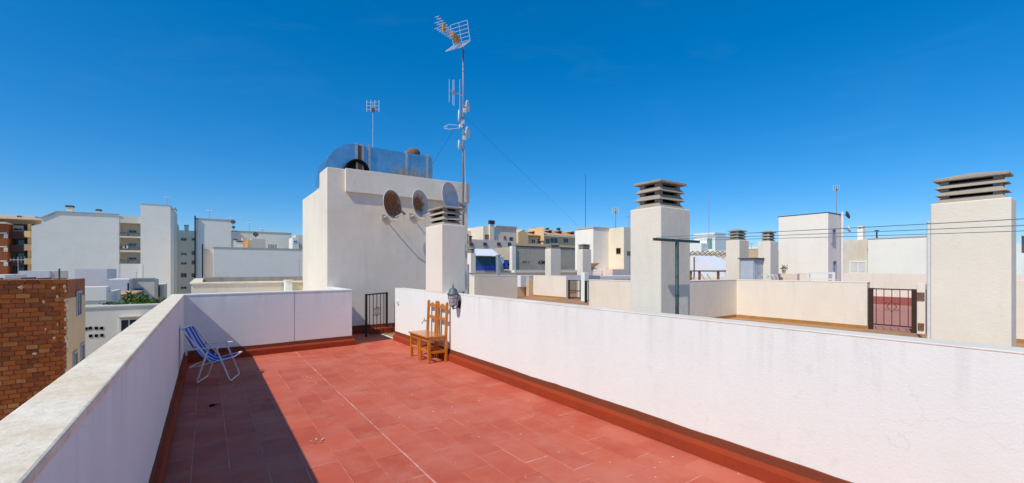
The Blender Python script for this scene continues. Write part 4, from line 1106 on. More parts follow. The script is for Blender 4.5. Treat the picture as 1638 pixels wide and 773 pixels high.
# shrubs between the roofs
def shrub(label, u, v, y, rx, rz, n, name='shrub'):
    x = X(u, y); z = ZU(u, v, y); c = Vector((x, y, z)); rs = random.Random(int(u*7))
    t = thing(name, label, 'shrub', (x, y, z-rz-.3))
    m = MB()
    cl = [(rs.gauss(0, .5), rs.gauss(0, .4), rs.gauss(0, .45)) for _ in range(14)]
    for k in range(n):
        q = rs.choice(cl); p_ = c+Vector(((q[0]+rs.gauss(0, .22))*rx, (q[1]+rs.gauss(0, .22))*rx*.8, (q[2]+rs.gauss(0, .25))*rz))
        a1, s_ = Vector((rs.gauss(0, 1), rs.gauss(0, 1), rs.gauss(0, 1))).normalized(), rs.uniform(.05, .11)
        b1 = a1.cross(Vector((rs.gauss(0, 1), rs.gauss(0, 1), rs.gauss(0, 1)))).normalized()
        m.add([p_-a1*s_, p_+b1*s_*.45, p_+a1*s_, p_-b1*s_*.45], [(0, 1, 2, 3)])
    m.build('foliage', M_LEAF, t, keep=True)
    m = MB()
    for k in range(4):
        m.tube([(x+rs.gauss(0, .1), y, z-rz-.3), (x+rs.gauss(0, rx*.3), y, z-rz*.3), (x+rs.gauss(0, rx*.5), y, z+rz*.3)], [.03, .02, .008], 5)
    m.build('stem', M_BARK, t)
shrub('bright green shrub behind the vented wall by the dark window', 229, 480, 31, .42, .28, 800)
shrub('dark green shrub growing under the shed roof', 213, 480, 32, .35, .35, 600)
shrub('low green creeper along the top of the vented wall', 190, 488, 27, .45, .14, 400)
shrub('olive green shrub at the right end of the vented wall', 249, 484, 33, .32, .3, 500)
# thin poles among the low roofs
for lab, u, y, vb, vt in (('thin grey vent pipe on the vented house roof', 172, 40, 450, 438), ('bare spindly aerial over the beige house', 218, 50, 448, 433), ('thin straight pole over the beige house roof', 229, 50, 448, 424)):
    antenna(lab, u, y, vb, vt, 'yagi' if 'aerial' in lab else 'pole', name='roof_pole' if 'aerial' not in lab else 'tv_antenna')

# ---- large white apartment block
YA = 120.0
t = thing('apartment_building', 'large white apartment block with laundry loggias and a tall plain tower', 'building', (X(160, YA), YA, GZ))
gp = [(50.3, 361.6), (66, 358), (67, 350.5), (91, 340), (190.5, 344.8)]
poly = [(X(190.5, YA), GZ)] + [(X(u, YA), ZU(u, v, YA)) for u, v in gp[::-1]] + [(X(50.3, YA), GZ)]
MB().prism_y(poly[::-1], YA, YA+14).build('wall_body', M_FARW, t)
rf = []
for (ua, va), (ub, vb) in (((64, 350.2), (91, 339.4)), ((91, 339.4), (191, 344))):
    MB().beam((X(ua, YA), YA+.1, ZU(ua, va, YA)+.1), (X(ub, YA), YA+.1, ZU(ub, vb, YA)+.1), .5, .22).build('roof_edge', M_CONC, t)
xl, xr = X(190.5, YA), X(225, YA); YR = YA+2.6
bx(xl+.001, YR, GZ, xr, YA+13, ZU(200, 346.5, YA)).build('loggia_rear_wall', M_FARW2, t)
def vz(v): return ZU(208, v, YA)
bx(xl+.001, YA+.05, vz(357), xr, YR-.001, vz(346.5)).build('loggia_slab', M_FARW2, t)
for a_, b_ in ((380.5, 378), (403.5, 400.5)): bx(xl+.001, YA+.05, vz(a_), xr, YR-.001, vz(b_)).build('loggia_slab', M_FARW2, t)
bx(xl+.001, YA+.05, GZ, xr, YR-.001, vz(422)).build('lower_wall', M_FARW, t)
for a_, b_ in ((371, 364), (393, 388), (415, 409)):
    fwin(t, X(206.5, YR), vz(a_), X(218, YR), vz(b_), YR, M_BLUEG if a_ == 393 else M_GLASS, M_BLIND, .45 if a_ != 393 else 0, .1)
for a_, b_ in ((377.5, 368), (400, 390.5), (421.5, 411)):
    MB().tube([(xl+.1, YA+.3, vz((a_+b_)/2)), (xr-.1, YA+.3, vz((a_+b_)/2))], .06, 5).build('railing', M_DGREY, t)
    xx = X(204.5, YA); bx(xx-.06, YA+.25, vz(a_), xx+.06, YA+.37, vz(b_)).build('railing_post', M_DGREY, t)
lc = [M_REDW, M_BLIND, M_TEAL, M_WHT, M_CANV]
for k, (u, v) in enumerate(((194, 396), (197.5, 396), (200.5, 395), (203, 395.5))):
    xx = X(u, YA); bx(xx-.15, YA+.2, vz(v)-.25, xx+.15, YA+.24, vz(v)+.3).build('hanging_laundry', lc[k % 5], t)
bx(xr+.001, YA-.3, GZ, X(273, YA), YA+16, ZU(225, 326.6, YA)).build('tower', M_FARW, t)
bx(X(273, YA)+.001, YA+2, GZ, X(277, YA), YA+16, ZU(274, 331, YA)).build('tower_side', M_FARW, t)
bx(X(277, YA)+.001, YA+6, GZ, X(281, YA+2), YA+16, ZU(274, 352, YA)).build('tower_side', M_FARW, t)
bx(X(225, YA)-.05, YA-.36, ZU(225, 326.6, YA), X(273, YA)+.05, YA+16, ZU(225, 325.9, YA)).build('roof_edge', M_CONC, t)
for u, vt_, vb_ in ((111, 331.5, 341), (157.5, 337.5, 343)):
    xx = X(u, YA+4); zz = ZU(u, vt_, YA+4); s_ = .45 if u == 111 else .3
    bx(xx-s_, YA+4, zz-2.2, xx+s_, YA+4.9, zz).build('roof_chimney', M_FARW2, t)
    bx(xx-s_-.15, YA+3.9, zz+.001, xx+s_+.15, YA+5, zz+.35).build('roof_chimney_cap', M_DGREY, t)
antenna('thin aerial on the plain tower of the white block', 267, YA+3, 330, 313.5, 'yagi')
dd = Vector((X(277.5, YA-.5), YA-.5, ZU(277.5, 335, YA)))
m = MB().lathe([(.5, 0), (.42, -.1), (.1, -.18)], 14).xf(Matrix.Translation(dd+Vector((.5, 0, 0))) @ Matrix.Rotation(1.2, 4, 'Y')); q = MB().tube([dd-vr*.8, dd+vr*.4], .06, 5); m.add(q.v, q.f)
tag(m.build('satellite_dish', M_DGREY), 'small dark dish on the white block tower corner', 'satellite dish')
# inner courtyard block with windows
t, x0, x1, z = block('shaded courtyard block with stacked small windows behind the tall tower', 281, 313.5, 368.5, 128, 8, M_FARW2, vu=290)
for v in (383, 405, 420, 440.5, 459): 
    h_ = 3.2 if v > 390 else 2
    fwin(t, X(289.5, 128), ZU(293, v+h_, 128), X(298.5, 128), ZU(293, v-h_, 128), 128, M_GLASS, M_FARW2, .5 if v in (405, 420, 459) else 0, .08)
    fwin(t, X(306.5, 128), ZU(308, v+h_, 128), X(311, 128), ZU(308, v-h_, 128), 128, M_GLASS, M_FARW2, 0, .08)
bx(X(295, 130), 130, z, X(301.5, 130), 131, ZU(298, 361.5, 130)).build('roof_chimney', M_FARW, t)
bx(X(294.3, 130), 129.9, ZU(298, 361.5, 130)+.001, X(302.2, 130), 131.1, ZU(298, 360, 130)).build('roof_chimney_cap', M_CONC, t)
# white blocks right of it
t, x0, x1, z = block('white block with black downpipe at its left corner', 313.5, 370, 350.8, 105, 12, M_FARW, cope=.25)
bx(X(311, 105), 104.6, GZ, X(313.2, 105), 104.98, ZU(312, 345.5, 105)).build('downpipe', M_BLACK, t)
t, x0, x1, z = block('narrow brownish recess block beside the long low white block', 326, 341, 398, 84, 6, M_PINK)
bx(X(323, 84), 83.6, GZ, X(325, 84), 83.98, ZU(324, 391, 84)).build('downpipe', M_BLACK, t)
t, x0, x1, z = block('long low plain white block left of the stair tower', 341.2, 500, 396.5, 80, 10, M_FARW, cope=.15)
t, x0, x1, z = block('long white block behind with rooftop aerials', 370.3, 466, 371, 112, 8, M_FARW, cope=.3)
for lab, u0, u1, v, y in (('small ochre roof box on the long low white block', 388, 396, 380, 88), ('wider ochre roof box on the long low white block', 395.5, 402, 384, 87), ('pale roof room on the long low white block', 402, 425, 382, 95)):
    block(lab, u0, u1, v, y, 3, M_OCHRE if 'ochre' in lab else M_PINK, 'roof_box', 'roof box', zb=6 if False else GZ)
for lab, u, v in (('thin white flue on the long low white block', 376.5, 384), ('wider white flue on the long low white block', 383.5, 387)):
    y = 86; x = X(u, y); zt2 = ZU(u, v, y)
    t = thing('roof_flue', lab, 'chimney', (x, y, ZU(u, 397, 80)))
    w_ = .22 if v == 384 else .38
    bx(x-w_, y, ZU(u, 398, 80), x+w_, y+.5, zt2).build('shaft', M_FARW, t); bx(x-w_-.08, y-.08, zt2+.001, x+w_+.08, y+.58, zt2+.18).build('cap', M_DGREY, t)
for lab, u, y, vb, vt, s_ in (('aerial above the block with the downpipe', 335, 108, 352, 335, None), ('tall thin aerial over the long white block', 398.5, 100, 388, 354, None), ('twin aerial behind the long white block', 419.5, 114, 372, 364, None), ('pale aerial at right corner of the downpipe block', 371, 106, 356, 346, None)):
    antenna(lab, u, y, vb, vt, 'yagi')
for lab, u, v, y, R_ in (('grey dish at the corner of the downpipe block, upper', 373, 355.5, 104.5, .45), ('grey dish at the corner of the downpipe block, lower', 373.5, 364, 104.5, .32), ('dark grey dish on the long white block', 409, 375.5, 100, .5)):
    p_ = Vector((X(u, y), y, ZU(u, v, y)))
    m = MB().lathe([(R_, .12), (R_*.6, .04), (.01, 0)], 16).xf(Matrix.Translation(p_) @ Matrix.Rotation(1.15, 4, 'X')); m.tube([p_, p_+Vector((0, .5, -.5))], .05, 5)
    tag(m.build('satellite_dish', M_DGREY), lab, 'satellite dish')
t, x0, x1, z = block('small blue white house peeping left of the stair tower', 468, 478, 380, 100, 5, M_FARW)
fwin(t, X(470, 100), ZU(470, 388, 100), X(475, 100), ZU(470, 385, 100), 100, M_BLUEG, M_WHT, 0, .1)
t, *_ = block('small pale house top next to the stair tower edge', 473, 500, 376, 104, 5, M_FARW2)
m = MB()
for k in range(7):
    xx = X(430+2*k, 82); m.box(xx-.05, 82, ZU(430, 396.5, 80), xx+.05, 82.1, ZU(430, 390+(k % 2)*2, 80))
m.box(X(429, 82), 82, ZU(430, 391, 80), X(443, 82), 82.08, ZU(430, 390.4, 80))
tag(m.build('drying_rack', M_TEAL), 'small drying rack on the long low white block roof', 'rack')

# ---- brown balcony apartment house, far left
YBb = 132
t = thing('apartment_building', 'brown apartment house with dark balconies at the far left', 'building', (X(25, YBb), YBb, GZ))
def v2(v): return ZU(20, v, YBb)
bx(X(-90, YBb), YBb-1.5, GZ, X(16, YBb), YBb+12, v2(360)).build('brick_wing', M_BROWNRED, t)
bx(X(16, YBb)+.001, YBb+1.8, GZ, X(52, YBb), YBb+12, v2(357)).build('wall_body', M_DGREY, t)
bx(X(-90, YBb), YBb-2.2, v2(359.5), X(16.5, YBb), YBb+12, v2(357)).build('cornice', M_CREAMW, t)
bx(X(-90, YBb), YBb+4, v2(356.5), X(70, YBb), YBb+12, v2(346)).build('attic', M_FARW2, t)
MB().hexa([(X(-90, YBb), YBb-1.0, v2(351.5)), (X(73, YBb), YBb-1.0, v2(351.5)), (X(70, YBb), YBb+5, v2(345)), (X(-90, YBb), YBb+5, v2(345))],
          [(X(-90, YBb), YBb-1.0, v2(350.5)), (X(73, YBb), YBb-1.0, v2(350.5)), (X(70, YBb), YBb+5, v2(344)), (X(-90, YBb), YBb+5, v2(344))]).build('roof_eave', M_ROOFT, t)
for v in (374, 395.5, 418, 440):
    xa_, xb_ = X(15.5, YBb), X(40, YBb)
    bx(xa_, YBb-.6, v2(v+8), xb_, YBb-.4, v2(v-3.5)).build('balcony_front', M_BROWN, t)
    bx(xa_, YBb-.39, v2(v+8), xb_, YBb+1.79, v2(v+6.5)).build('balcony_slab', M_BROWN, t)
    bx(X(-90, YBb), YBb-1.56, v2(v+1), X(15.5, YBb), YBb-1.501, v2(v-1)).build('cornice', M_CREAMW, t)
    bx(X(40, YBb)+.01, YBb-.6, v2(v+5), X(50, YBb), YBb+1.79, v2(v-5)).build('balcony_front', M_OCHRE, t)
    fwin(t, X(18, YBb+1.8), v2(v+19 if v < 440 else v+4), X(26, YBb+1.8), v2(v+9), YBb+1.79, M_GLASS if v < 390 else M_BLUEG, M_DGREY, 0, .1)
    fwin(t, X(29, YBb+1.8), v2(v+19 if v < 440 else v+4), X(39, YBb+1.8), v2(v+9), YBb+1.79, M_BLUEG, M_DGREY, 0, .1)
    fwin(t, X(7.5, YBb-1.5), v2(v+7), X(11, YBb-1.5), v2(v+0.5+2), YBb-1.5, M_GLASS, M_FARW, .7, .1)
bx(X(43, YBb), YBb+.4, GZ, X(46, YBb), YBb+1.78, v2(357)).build('balcony_pillar', M_OCHRE, t)
fwin(t, X(22, YBb+1.8), v2(368), X(36, YBb+1.8), v2(361), YBb+1.79, M_GLASS, M_WHT, .5, .15)
t, x0, x1, z = block('pale rooftop storey above the brown apartment house', -60, 56, 340, 145, 5, M_LILAC)
fwin(t, X(27, 145), ZU(30, 350, 145), X(35, 145), ZU(30, 345, 145), 145, M_GLASS, M_FARW, 0, .1)
m = MB(); yy = 48
pb = Vector((X(29, yy), yy, ZU(29, 447, yy)))
antenna('leaning aerial with broken arms over the lilac roof room', 29, 48, 452, 411, 'yagi', size=.9)

# ------------------------------------------------------------------ middle distance between tower and T-post chimney
# low white parapets
wall('low pale parapet strip behind the far chimneys', (X(823, 26), 26, X(1010, 26), 26.3), M_NEIGH, ZU(880, 432, 26), zb=GZ)
wall('shaded low wall before the grey concrete wall', (X(745, 24), 24, X(925, 24), 24.25), M_CONC, ZU(860, 436, 24), zb=GZ)
wall('white low wall with pale top under the blue veranda', (X(752, 22.5), 22.5, X(826, 22.5), 22.8), M_NEIGH, ZU(790, 438.5, 22.5), zb=GZ)
struct(bx(10, 22, GZ, 24, 30, -.3).build('building_block', M_NEIGH))
# grey concrete wall with graffiti
YG = 36
t, x0, x1, z = block('weathered grey concrete gable wall with black graffiti', 824, 926, 396, YG, 6, M_CONC, vu=860)
bx(X(818, YG), YG-.15, GZ, x0-.001, YG+.3, z+.05).build('edge_pillar', M_FARW, t)
bx(x0, YG-.05, z, x1, YG+.4, z+.12).build('wall_top', M_DGREY, t)
def graffiti(txt, u, v, hpx, shear, bold):
    cu = bpy.data.curves.new('graffiti', 'FONT'); cu.body = txt; cu.size = 1; cu.shear = shear; cu.offset = bold
    ob = bpy.data.objects.new('graffiti', cu); COL.objects.link(ob)
    dg = bpy.context.evaluated_depsgraph_get(); me = bpy.data.meshes.new_from_object(ob.evaluated_get(dg))
    bpy.data.objects.remove(ob); bpy.data.curves.remove(cu)
    px = (X(u, YG)*SA+YG*CA)/FPX; s = hpx*px*1.4
    for vv in me.vertices: vv.co = Vector((vv.co.x*s*.95, 0, vv.co.y*s))
    me.materials.clear(); me.materials.append(M_BLACK)
    o = bpy.data.objects.new('graffiti', me); COL.objects.link(o); place(o, Vector((X(u, YG), YG-.006, ZU(u, v, YG))), t)
graffiti('zaik y', 834.5, 421, 5.0, .3, 0.0); graffiti('AIM', 860, 423, 6.5, .25, .02)
# stepped white building
XS = 25.0
t, y0s, y1s, zs_ = blockx('white stepped building with one small window behind the low roofs', 920, 949, 365, XS, 3, M_FARW)
yq = y0s; xq = X(973.5, yq)
bx(XS+3.001, y0s+.001, GZ, xq+.0, y1s, zs_-.02).build('front_wall', M_FARW2, t)
yq2 = Y(998, xq)
bx(xq+.001, yq2, GZ, xq+5, y1s, zs_+.05).build('side_wing', M_FARW2, t)
bx(XS-.05, y0s-.05, zs_+.001, XS+3, y1s, zs_+.1).build('roof_edge', M_CONC, t)
wy_ = Y(989, xq+.001); fwin(t, Y(992, xq), Z(405, xq, wy_), Y(987, xq), Z(398, xq, wy_), xq+.001, M_BLACK, M_BROWN, 0, .05, 'x')
antenna('tall thin mast above the white stepped building', 936.5, 30, 368, 278, 'pole', mat=M_DGREY, name='radio_mast')
antenna('aerial with four panels above the stepped building', 984.5, 28, 366, 334, 'cluster', .05, .45, name='tv_antenna')
antenna('small aerial just left of the T post chimney', 1006, 30, 365, 345, 'yagi', .03, .5)
# small sheds / rails before it
t = thing('metal_railing', 'white pipe railing before the stepped building', 'railing', (X(980, 23), 23, 0))
for v in (433.5, 437.5): MB().tube([(X(948, 23), 23, ZU(970, v, 23)), (X(1012, 23), 23, ZU(970, v, 23))], .03, 6).build('rail', M_WHT, t)
for u in (950, 970, 990): MB().tube([(X(u, 23), 23, ZU(u, 445, 23)), (X(u, 23), 23, ZU(u, 433, 23))], .03, 6).build('rail_post', M_WHT, t)
t = thing('roof_shed', 'little brown roofed shed beside the stepped building', 'shed', (X(950, 24), 24, -.3))
bx(X(946, 24), 24, -.3, X(956, 24), 25, ZU(950, 430, 24)).build('wall_body', M_CANV, t)
MB().hexa([(X(945, 24), 23.9, ZU(946, 430, 24)), (X(957, 24), 23.9, ZU(956, 422, 24)), (X(957, 24), 25.2, ZU(956, 422, 24)), (X(945, 24), 25.2, ZU(946, 430, 24))],
          [(X(945, 24), 23.9, ZU(946, 429, 24)), (X(957, 24), 23.9, ZU(956, 421, 24)), (X(957, 24), 25.2, ZU(956, 421, 24)), (X(945, 24), 25.2, ZU(946, 429, 24))]).build('roof', M_RUSTB, t)
t, *_ = block('low beige roof hut right of the stepped building', 980, 1012, 431, 22, 3, M_PINK, name='roof_hut', cat='hut')
px3 = X(1006, 19); t = thing('roof_post', 'grey steel post left of the T post chimney', 'post', (px3, 19, 0))
MB().tube([(px3, 19, 0), (px3, 19, ZU(1006, 405, 19))], .05, 8).build('pole', M_GALV, t); bx(px3-.08, 18.9, ZU(1006, 409, 19), px3+.08, 19.1, ZU(1006, 402, 19)).build('pole_head', M_DGREY, t)
# blue veranda house
YV = 33
t = thing('house', 'house with blue veranda door and white awning under ochre upper wall', 'building', (X(785, YV), YV, GZ))
def v3(v, u=785): return ZU(u, v, YV)
bx(X(740, YV), YV+3, GZ, X(818, YV), YV+9, v3(395.5)).build('wall_body', M_YELL, t)
bx(X(740, YV), YV, GZ, X(818, YV), YV+2.999, v3(433)).build('veranda_floor', M_BEIGE, t)
bx(X(795.5, YV), YV+.2, v3(433)+.001, X(800, YV), YV+.6, v3(408)).build('pillar', M_FARW, t)
bx(X(760.5, YV), YV+.25, v3(433)+.001, X(795.4, YV), YV+.4, v3(425)).build('railing_panel', M_BLUE, t)
bx(X(760.5, YV), YV+.3, v3(425)+.001, X(795.4, YV), YV+.36, v3(410.5)).build('netting_screen', M_TEAL, t)
MB().hexa([(X(757, YV), YV-.4, v3(410)), (X(796, YV), YV-.4, v3(410)), (X(788, YV+3), YV+2.99, v3(396.5)), (X(755, YV+3), YV+2.99, v3(396.5))],
          [(X(757, YV), YV-.4, v3(409.4)), (X(796, YV), YV-.4, v3(409.4)), (X(788, YV+3), YV+2.99, v3(395.9)), (X(755, YV+3), YV+2.99, v3(395.9))]).build('awning', M_AWN, t)
bx(X(800.1, YV), YV+1.2, v3(433)+.001, X(817.5, YV), YV+1.4, v3(407)).build('porch_wall', M_FARW, t)
d_ = bx(X(807.5, YV+1), YV+1.12, v3(431), X(815.5, YV+1), YV+1.199, v3(415)).build('door', M_BLUE, t)
bx(X(813.9, YV+1), YV+1.06, v3(424), X(814.6, YV+1), YV+1.119, v3(422.5)).build('handle', M_GALV, d_)
for k in range(5): xx = X(801+3.6*k, YV); bx(xx, YV+1.14, v3(411), xx+.09, YV+1.199, v3(408.5)).build('lattice_block', M_WHT, t)
for k, u in enumerate((801.5, 804.5, 809, 813, 816.5)):
    bx(X(u, YV), YV+.4, v3(427 if k % 2 else 425), X(u+2.4, YV), YV+.43, v3(421)).build('hanging_laundry', (M_BLACK, M_PINK, M_BLACK, M_BLUE, M_BLACK)[k], t)
t = thing('roof_post', 'grey square post in front of the veranda', 'post', (X(799, 21.5), 21.5, 0))
bx(X(796.8, 21.5), 21.5, -.004, X(800.5, 21.5), 21.7, ZU(799, 409, 21.5)).build('pole', M_GALV, t); bx(X(796.4, 21.5), 21.46, ZU(799, 409, 21.5)+.001, X(800.9, 21.5), 21.74, ZU(799, 407.5, 21.5)).build('pole_cap', M_GALV, t)
t = thing('roof_post', 'short grey steel post at the base of the veranda chimney', 'post', (X(749, 18), 18, 0))
MB().tube([(X(749, 18), 18, 0), (X(749, 18), 18, ZU(749, 423, 18))], .05, 8).build('pole', M_GALV, t); bx(X(747.5, 18), 17.9, 0, X(766, 18), 18.1, .03).build('base', M_GALV, t)
# cream building left
YK = 62
t, x0, x1, z = block('cream pink house with orange tiled window and small chimney', 796, 826, 363.5, YK, 6, M_PINK, vu=800)
yk1 = YK+9
bx(X(773, YK), YK+.01, GZ, x0-.001, YK+6, z-.01).build('left_wing', M_FARW2, t)
bx(X(783.5, YK-.3), YK-.3, z-5, X(790.5, YK-.3), YK, z+.4).build('chimney_stack', M_FARW2, t); bx(X(783, YK-.3), YK-.4, z+.401, X(791, YK-.3), YK+.1, z+1).build('chimney_cap', M_BROWN, t)
fwin(t, X(776.5, YK), ZU(778, 382, YK), X(781, YK), ZU(778, 376.5, YK), YK+.01, plain('amber_pane', (.42, .18, .06), .6), M_RUSTB, 0, .1)
fwin(t, X(815.5, YK), ZU(816, 385, YK), X(819.5, YK), ZU(816, 380.5, YK), YK, M_GLASS, M_DGREY, 0, .1)
for k in range(3):
    q = YK-.002; c_ = (X(806.5, YK), q, ZU(806, 379+1.5*k, YK))
bx(X(805.5, YK), YK-.25, ZU(806, 383, YK), X(808, YK), YK-.001, ZU(806, 378, YK)).build('wall_lamp', M_RUSTB, t)
bx(X(795, YK), YK-.2, z+.001, X(826.4, YK), YK+6, z+.25).build('roof_edge', M_CONC, t)
t, x0, x1, z = block('white house with tan chimney stack behind the stair tower edge', 740, 772.5, 369.5, 66, 6, M_FARW2, vu=760)
bx(X(760.5, 65.8), 65.7, z-4, X(764.5, 65.8), 66, z+.3).build('chimney_stack', M_OCHRE, t); bx(X(766, 66), 65.8, z-2, X(772, 66), 66, z+.05).build('chimney_stack', M_PINK, t)
t, x0, x1, z = block('pinkish low house front below the cream house', 738, 824, 384, 50, 6, M_PINK, vu=780)
for u in (751, 773, 795, 812): bx(X(u, 50), 49.9, ZU(u, 393, 50), X(u+5, 50), 49.999, ZU(u, 388, 50)).build('dark_opening', M_DGREY, t)
for lab, u, v in (('left dark cowl on the pinkish low house', 746.5, 374), ('right dark cowl on the pinkish low house', 752.5, 377)):
    x = X(u, 48); t2 = thing('roof_cowl', lab, 'cowl', (x, 48, ZU(u, 386, 48)))
    MB().tube([(x, 48, ZU(u, 390, 48)), (x, 48, ZU(u, v+2, 48))], .16, 10).build('pipe', M_RUSTB, t2); MB().lathe([(.28, ZU(u, v+2.5, 48)), (.22, ZU(u, v+.8, 48)), (.05, ZU(u, v, 48))], 12, (x, 48, 0)).build('cap', M_DGREY, t2, smooth=True)
# ochre terrace houses with tile roofs
YO = 78
def row_house(label, u0, u1, ve, vr_, y, mat, gable=False, dorm=(), wins=()):
    x0, x1 = X(u0, y), X(u1, y); ze, zr = ZU((u0+u1)/2, ve, y), ZU((u0+u1)/2, vr_, y)
    t = thing('house', label, 'building', ((x0+x1)/2, y, GZ))
    bx(x0, y, GZ, x1, y+9, ze-.05).build('wall_body', mat, t)
    MB().hexa([(x0-.2, y-.5, ze), (x1+.2, y-.5, ze), (x1+.2, y+5, zr), (x0-.2, y+5, zr)], [(x0-.2, y-.5, ze+.18), (x1+.2, y-.5, ze+.18), (x1+.2, y+5, zr+.18), (x0-.2, y+5, zr+.18)]).build('roof', M_ROOFT, t)
    bx(x0-.3, y-.6, ze-1.2, x0-.201, y+5, zr+.35).build('gable_wall', mat, t) if gable else None
    for u in dorm:
        f_ = .55; yy = y-.5+5.5*f_; zz = ze+(zr-ze)*f_
        bx(X(u-2.6, yy), yy-.6, zz-.3, X(u+2.6, yy), yy+1.5, zz+.55).build('dormer', M_BROWN, t); bx(X(u-3, yy), yy-.8, zz+.551, X(u+3, yy), yy+1.5, zz+.75).build('dormer_roof', M_ROOFT, t)
    for u, v, w_, h_ in wins: fwin(t, X(u-w_, y), ZU(u, v+h_, y), X(u+w_, y), ZU(u, v-h_, y), y, M_GLASS, M_FARW, 0, .1)
    return t
t = row_house('ochre row house with tiled roof left of the pair', 842, 868, 378, 370, YO, M_OCHRE, False, (852,), ((853, 386, 3, 3), (862, 386, 2.5, 4)))
poly = [(X(826, YO), GZ), (X(842, YO), GZ), (X(842, YO), ZU(842, 376, YO)), (X(835, YO), ZU(835, 367, YO)), (X(826, YO), ZU(826, 372, YO))]
MB().prism_y(poly, YO-.7, YO+6).build('gable_front', M_OCHRE, t)
t = row_house('ochre row house with three roof dormers beside the stepped building', 869, 925, 378.5, 368, YO-1, M_OCHRE, True, (877.5, 893, 913), ((886, 385, 6, 4), (905, 385, 4, 3.5), (876, 386, 3, 4)))
for u, w_ in ((857, 2.5), (862, 1.5), (877, 2), (895, 2.5)):
    yy = YO+4; xx = X(u, yy); bx(xx-.12*w_, yy, ZU(u, 372, yy), xx+.12*w_, yy+.8, ZU(u, 364.5, yy)).build('roof_chimney', M_DGREY, t)
wall('white low front walls of the row houses', (X(824, 60), 60, X(924, 60), 61), M_OCHRE, ZU(870, 391, 60), zb=GZ)

# ------------------------------------------------------------------ behind the T-post: cream block, awning, distant rooftop rooms
X40 = 46.0
t, y0f, y1f, zf = blockx('long cream block with lattice fence on its roof between the chimneys', 1090, 1215, 399, X40, 6, M_FARW2)
for u in (1154, 1140, 1126):
    yy = Y(u, X40); fwin(t, Y(u+5, X40), Z(432, X40, yy), Y(u-5, X40), Z(420, X40, yy), X40, M_GLASS, M_FARW, .4, .1, 'x')
# lattice fence
t = thing('lattice_fence', 'thin zigzag lattice fence on the cream block roof edge', 'fence', (X40-.2, (y0f+y1f)/2, zf))
us = [1100+8*k for k in range(9)]
for k in range(8):
    for v0, v1 in ((402, 409), (409, 402)):
        a_ = Vector((X40-.2, Y(us[k], X40-.2), Z(v0, X40, Y(us[k], X40)))); b_ = Vector((X40-.2, Y(us[k+1], X40-.2), Z(v1, X40, Y(us[k+1], X40))))
        MB().tube([a_, b_], .035, 4).build('lattice_strip', M_DGREY, t)
t, y0f, y1f, z2 = blockx('small white rooftop house with green door far behind', 1110, 1144, 377, 64, 4, M_WHITE)
yy = Y(1135, 64); bx(63.9, Y(1139, 64), Z(397.5, 64, yy), 63.999, Y(1131.5, 64), Z(381.5, 64, yy)).build('door', plain('grey_green_door', (.14, .27, .27), .6), t)
bx(63.88, Y(1144, 64), z2+.001, 67, Y(1110, 64), z2+.5).build('roof_edge', M_WHT, t)
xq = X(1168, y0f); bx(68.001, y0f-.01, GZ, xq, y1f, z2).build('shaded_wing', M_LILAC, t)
blockx('low white annex left of the small rooftop house', 1102, 1122, 389, 62, 3, M_WHITE)
antenna('very thin tall lattice mast behind the rooftop house', 1134, 30, 395, 308, 'pole', mat=M_GALV, name='radio_mast')
# white sloped awning
t = thing('awning', 'white sloped canvas awning behind the shaded cream wall', 'awning', (22, 17, 0))
ya_, yb_ = Y(1105, 22), Y(1160, 22)
pl = [(Y(1105, 22), Z(409, 22, Y(1105, 22))), (Y(1112, 22), Z(409, 22, Y(1112, 22))), (Y(1156, 22), Z(431, 22, Y(1156, 22))), (Y(1161, 22), Z(443, 22, Y(1161, 22))), (Y(1105, 22), Z(443, 22, Y(1105, 22)))]
MB().prism_x(pl, 22, 24).build('canvas', M_AWN, t)
MB().tube([(21.95, Y(1111, 22), 0), (21.95, Y(1111, 22), Z(411, 22, Y(1111, 22)))], .03, 6).build('pole', M_DGREY, t)
t = thing('pergola', 'dark flat topped pergola before the white awning', 'pergola', (18.5, Y(1128, 18.5), 0))
bx(18.5, Y(1151, 18.5), Z(435, 18.5, 10), 20, Y(1100, 18.5), Z(433, 18.5, 10)).build('roof', M_DGREY, t)
for u in (1104, 1118, 1148):
    yy = Y(u, 18.55); bx(18.55, yy-.04, -.004, 18.63, yy+.04, Z(435, 18.5, 10)-.001).build('post', M_RUSTB, t)
for u in (1112, 1130, 1140): yy = Y(u, 18.55); MB().beam((18.6, yy-.3, .5), (18.6, yy+.3, 1.35), .04, .04).build('brace', M_CONC, t)
wall('dark low wall between the small chimneys', (18.2, Y(1216, 18.2), 18.5, Y(1194, 18.2)), M_BEIGE, Z(398, 18.2, Y(1205, 18.2)))
blockx('tiny white distant house between the small chimneys', 1196, 1213, 395, 60, 4, M_WHITE)
antenna('tiny distant aerial between the small chimneys', 1202, 28, 398, 388, 'yagi', .02)
# white stair block
XT = 19.0
t = thing('stair_tower', 'plain white stair block with two windows right of the small chimneys', 'building', (XT, Y(1300, XT), 0))
y0t, y1t = Y(1324.7, XT), Y(1245, XT); zt4 = Z(340.3, XT, y0t); xt1 = X(1346, y0t)
bx(XT, y0t, -.05, xt1, y1t, zt4).build('wall_body', M_FARW, t, bevel=.02)
bx(XT-.01, y0t-.01, zt4+.001, xt1+.01, y1t+.01, zt4+.025).build('roof_edge', M_DGREY, t)
fwin(t, X(1330, y0t), ZU(1330, 387, y0t), X(1334, y0t), ZU(1330, 368, y0t), y0t, M_GLASS, M_CANV, 0, .04)
fwin(t, X(1331, y0t), ZU(1330, 436, y0t), X(1335, y0t), ZU(1330, 419, y0t), y0t, M_GLASS, M_CANV, 0, .04)
pxm = X(1347.5, y0t-.1)
t = thing('antenna_mast', 'white pole with small dish at the corner of the white stair block', 'antenna', (pxm, y0t-.1, 0))
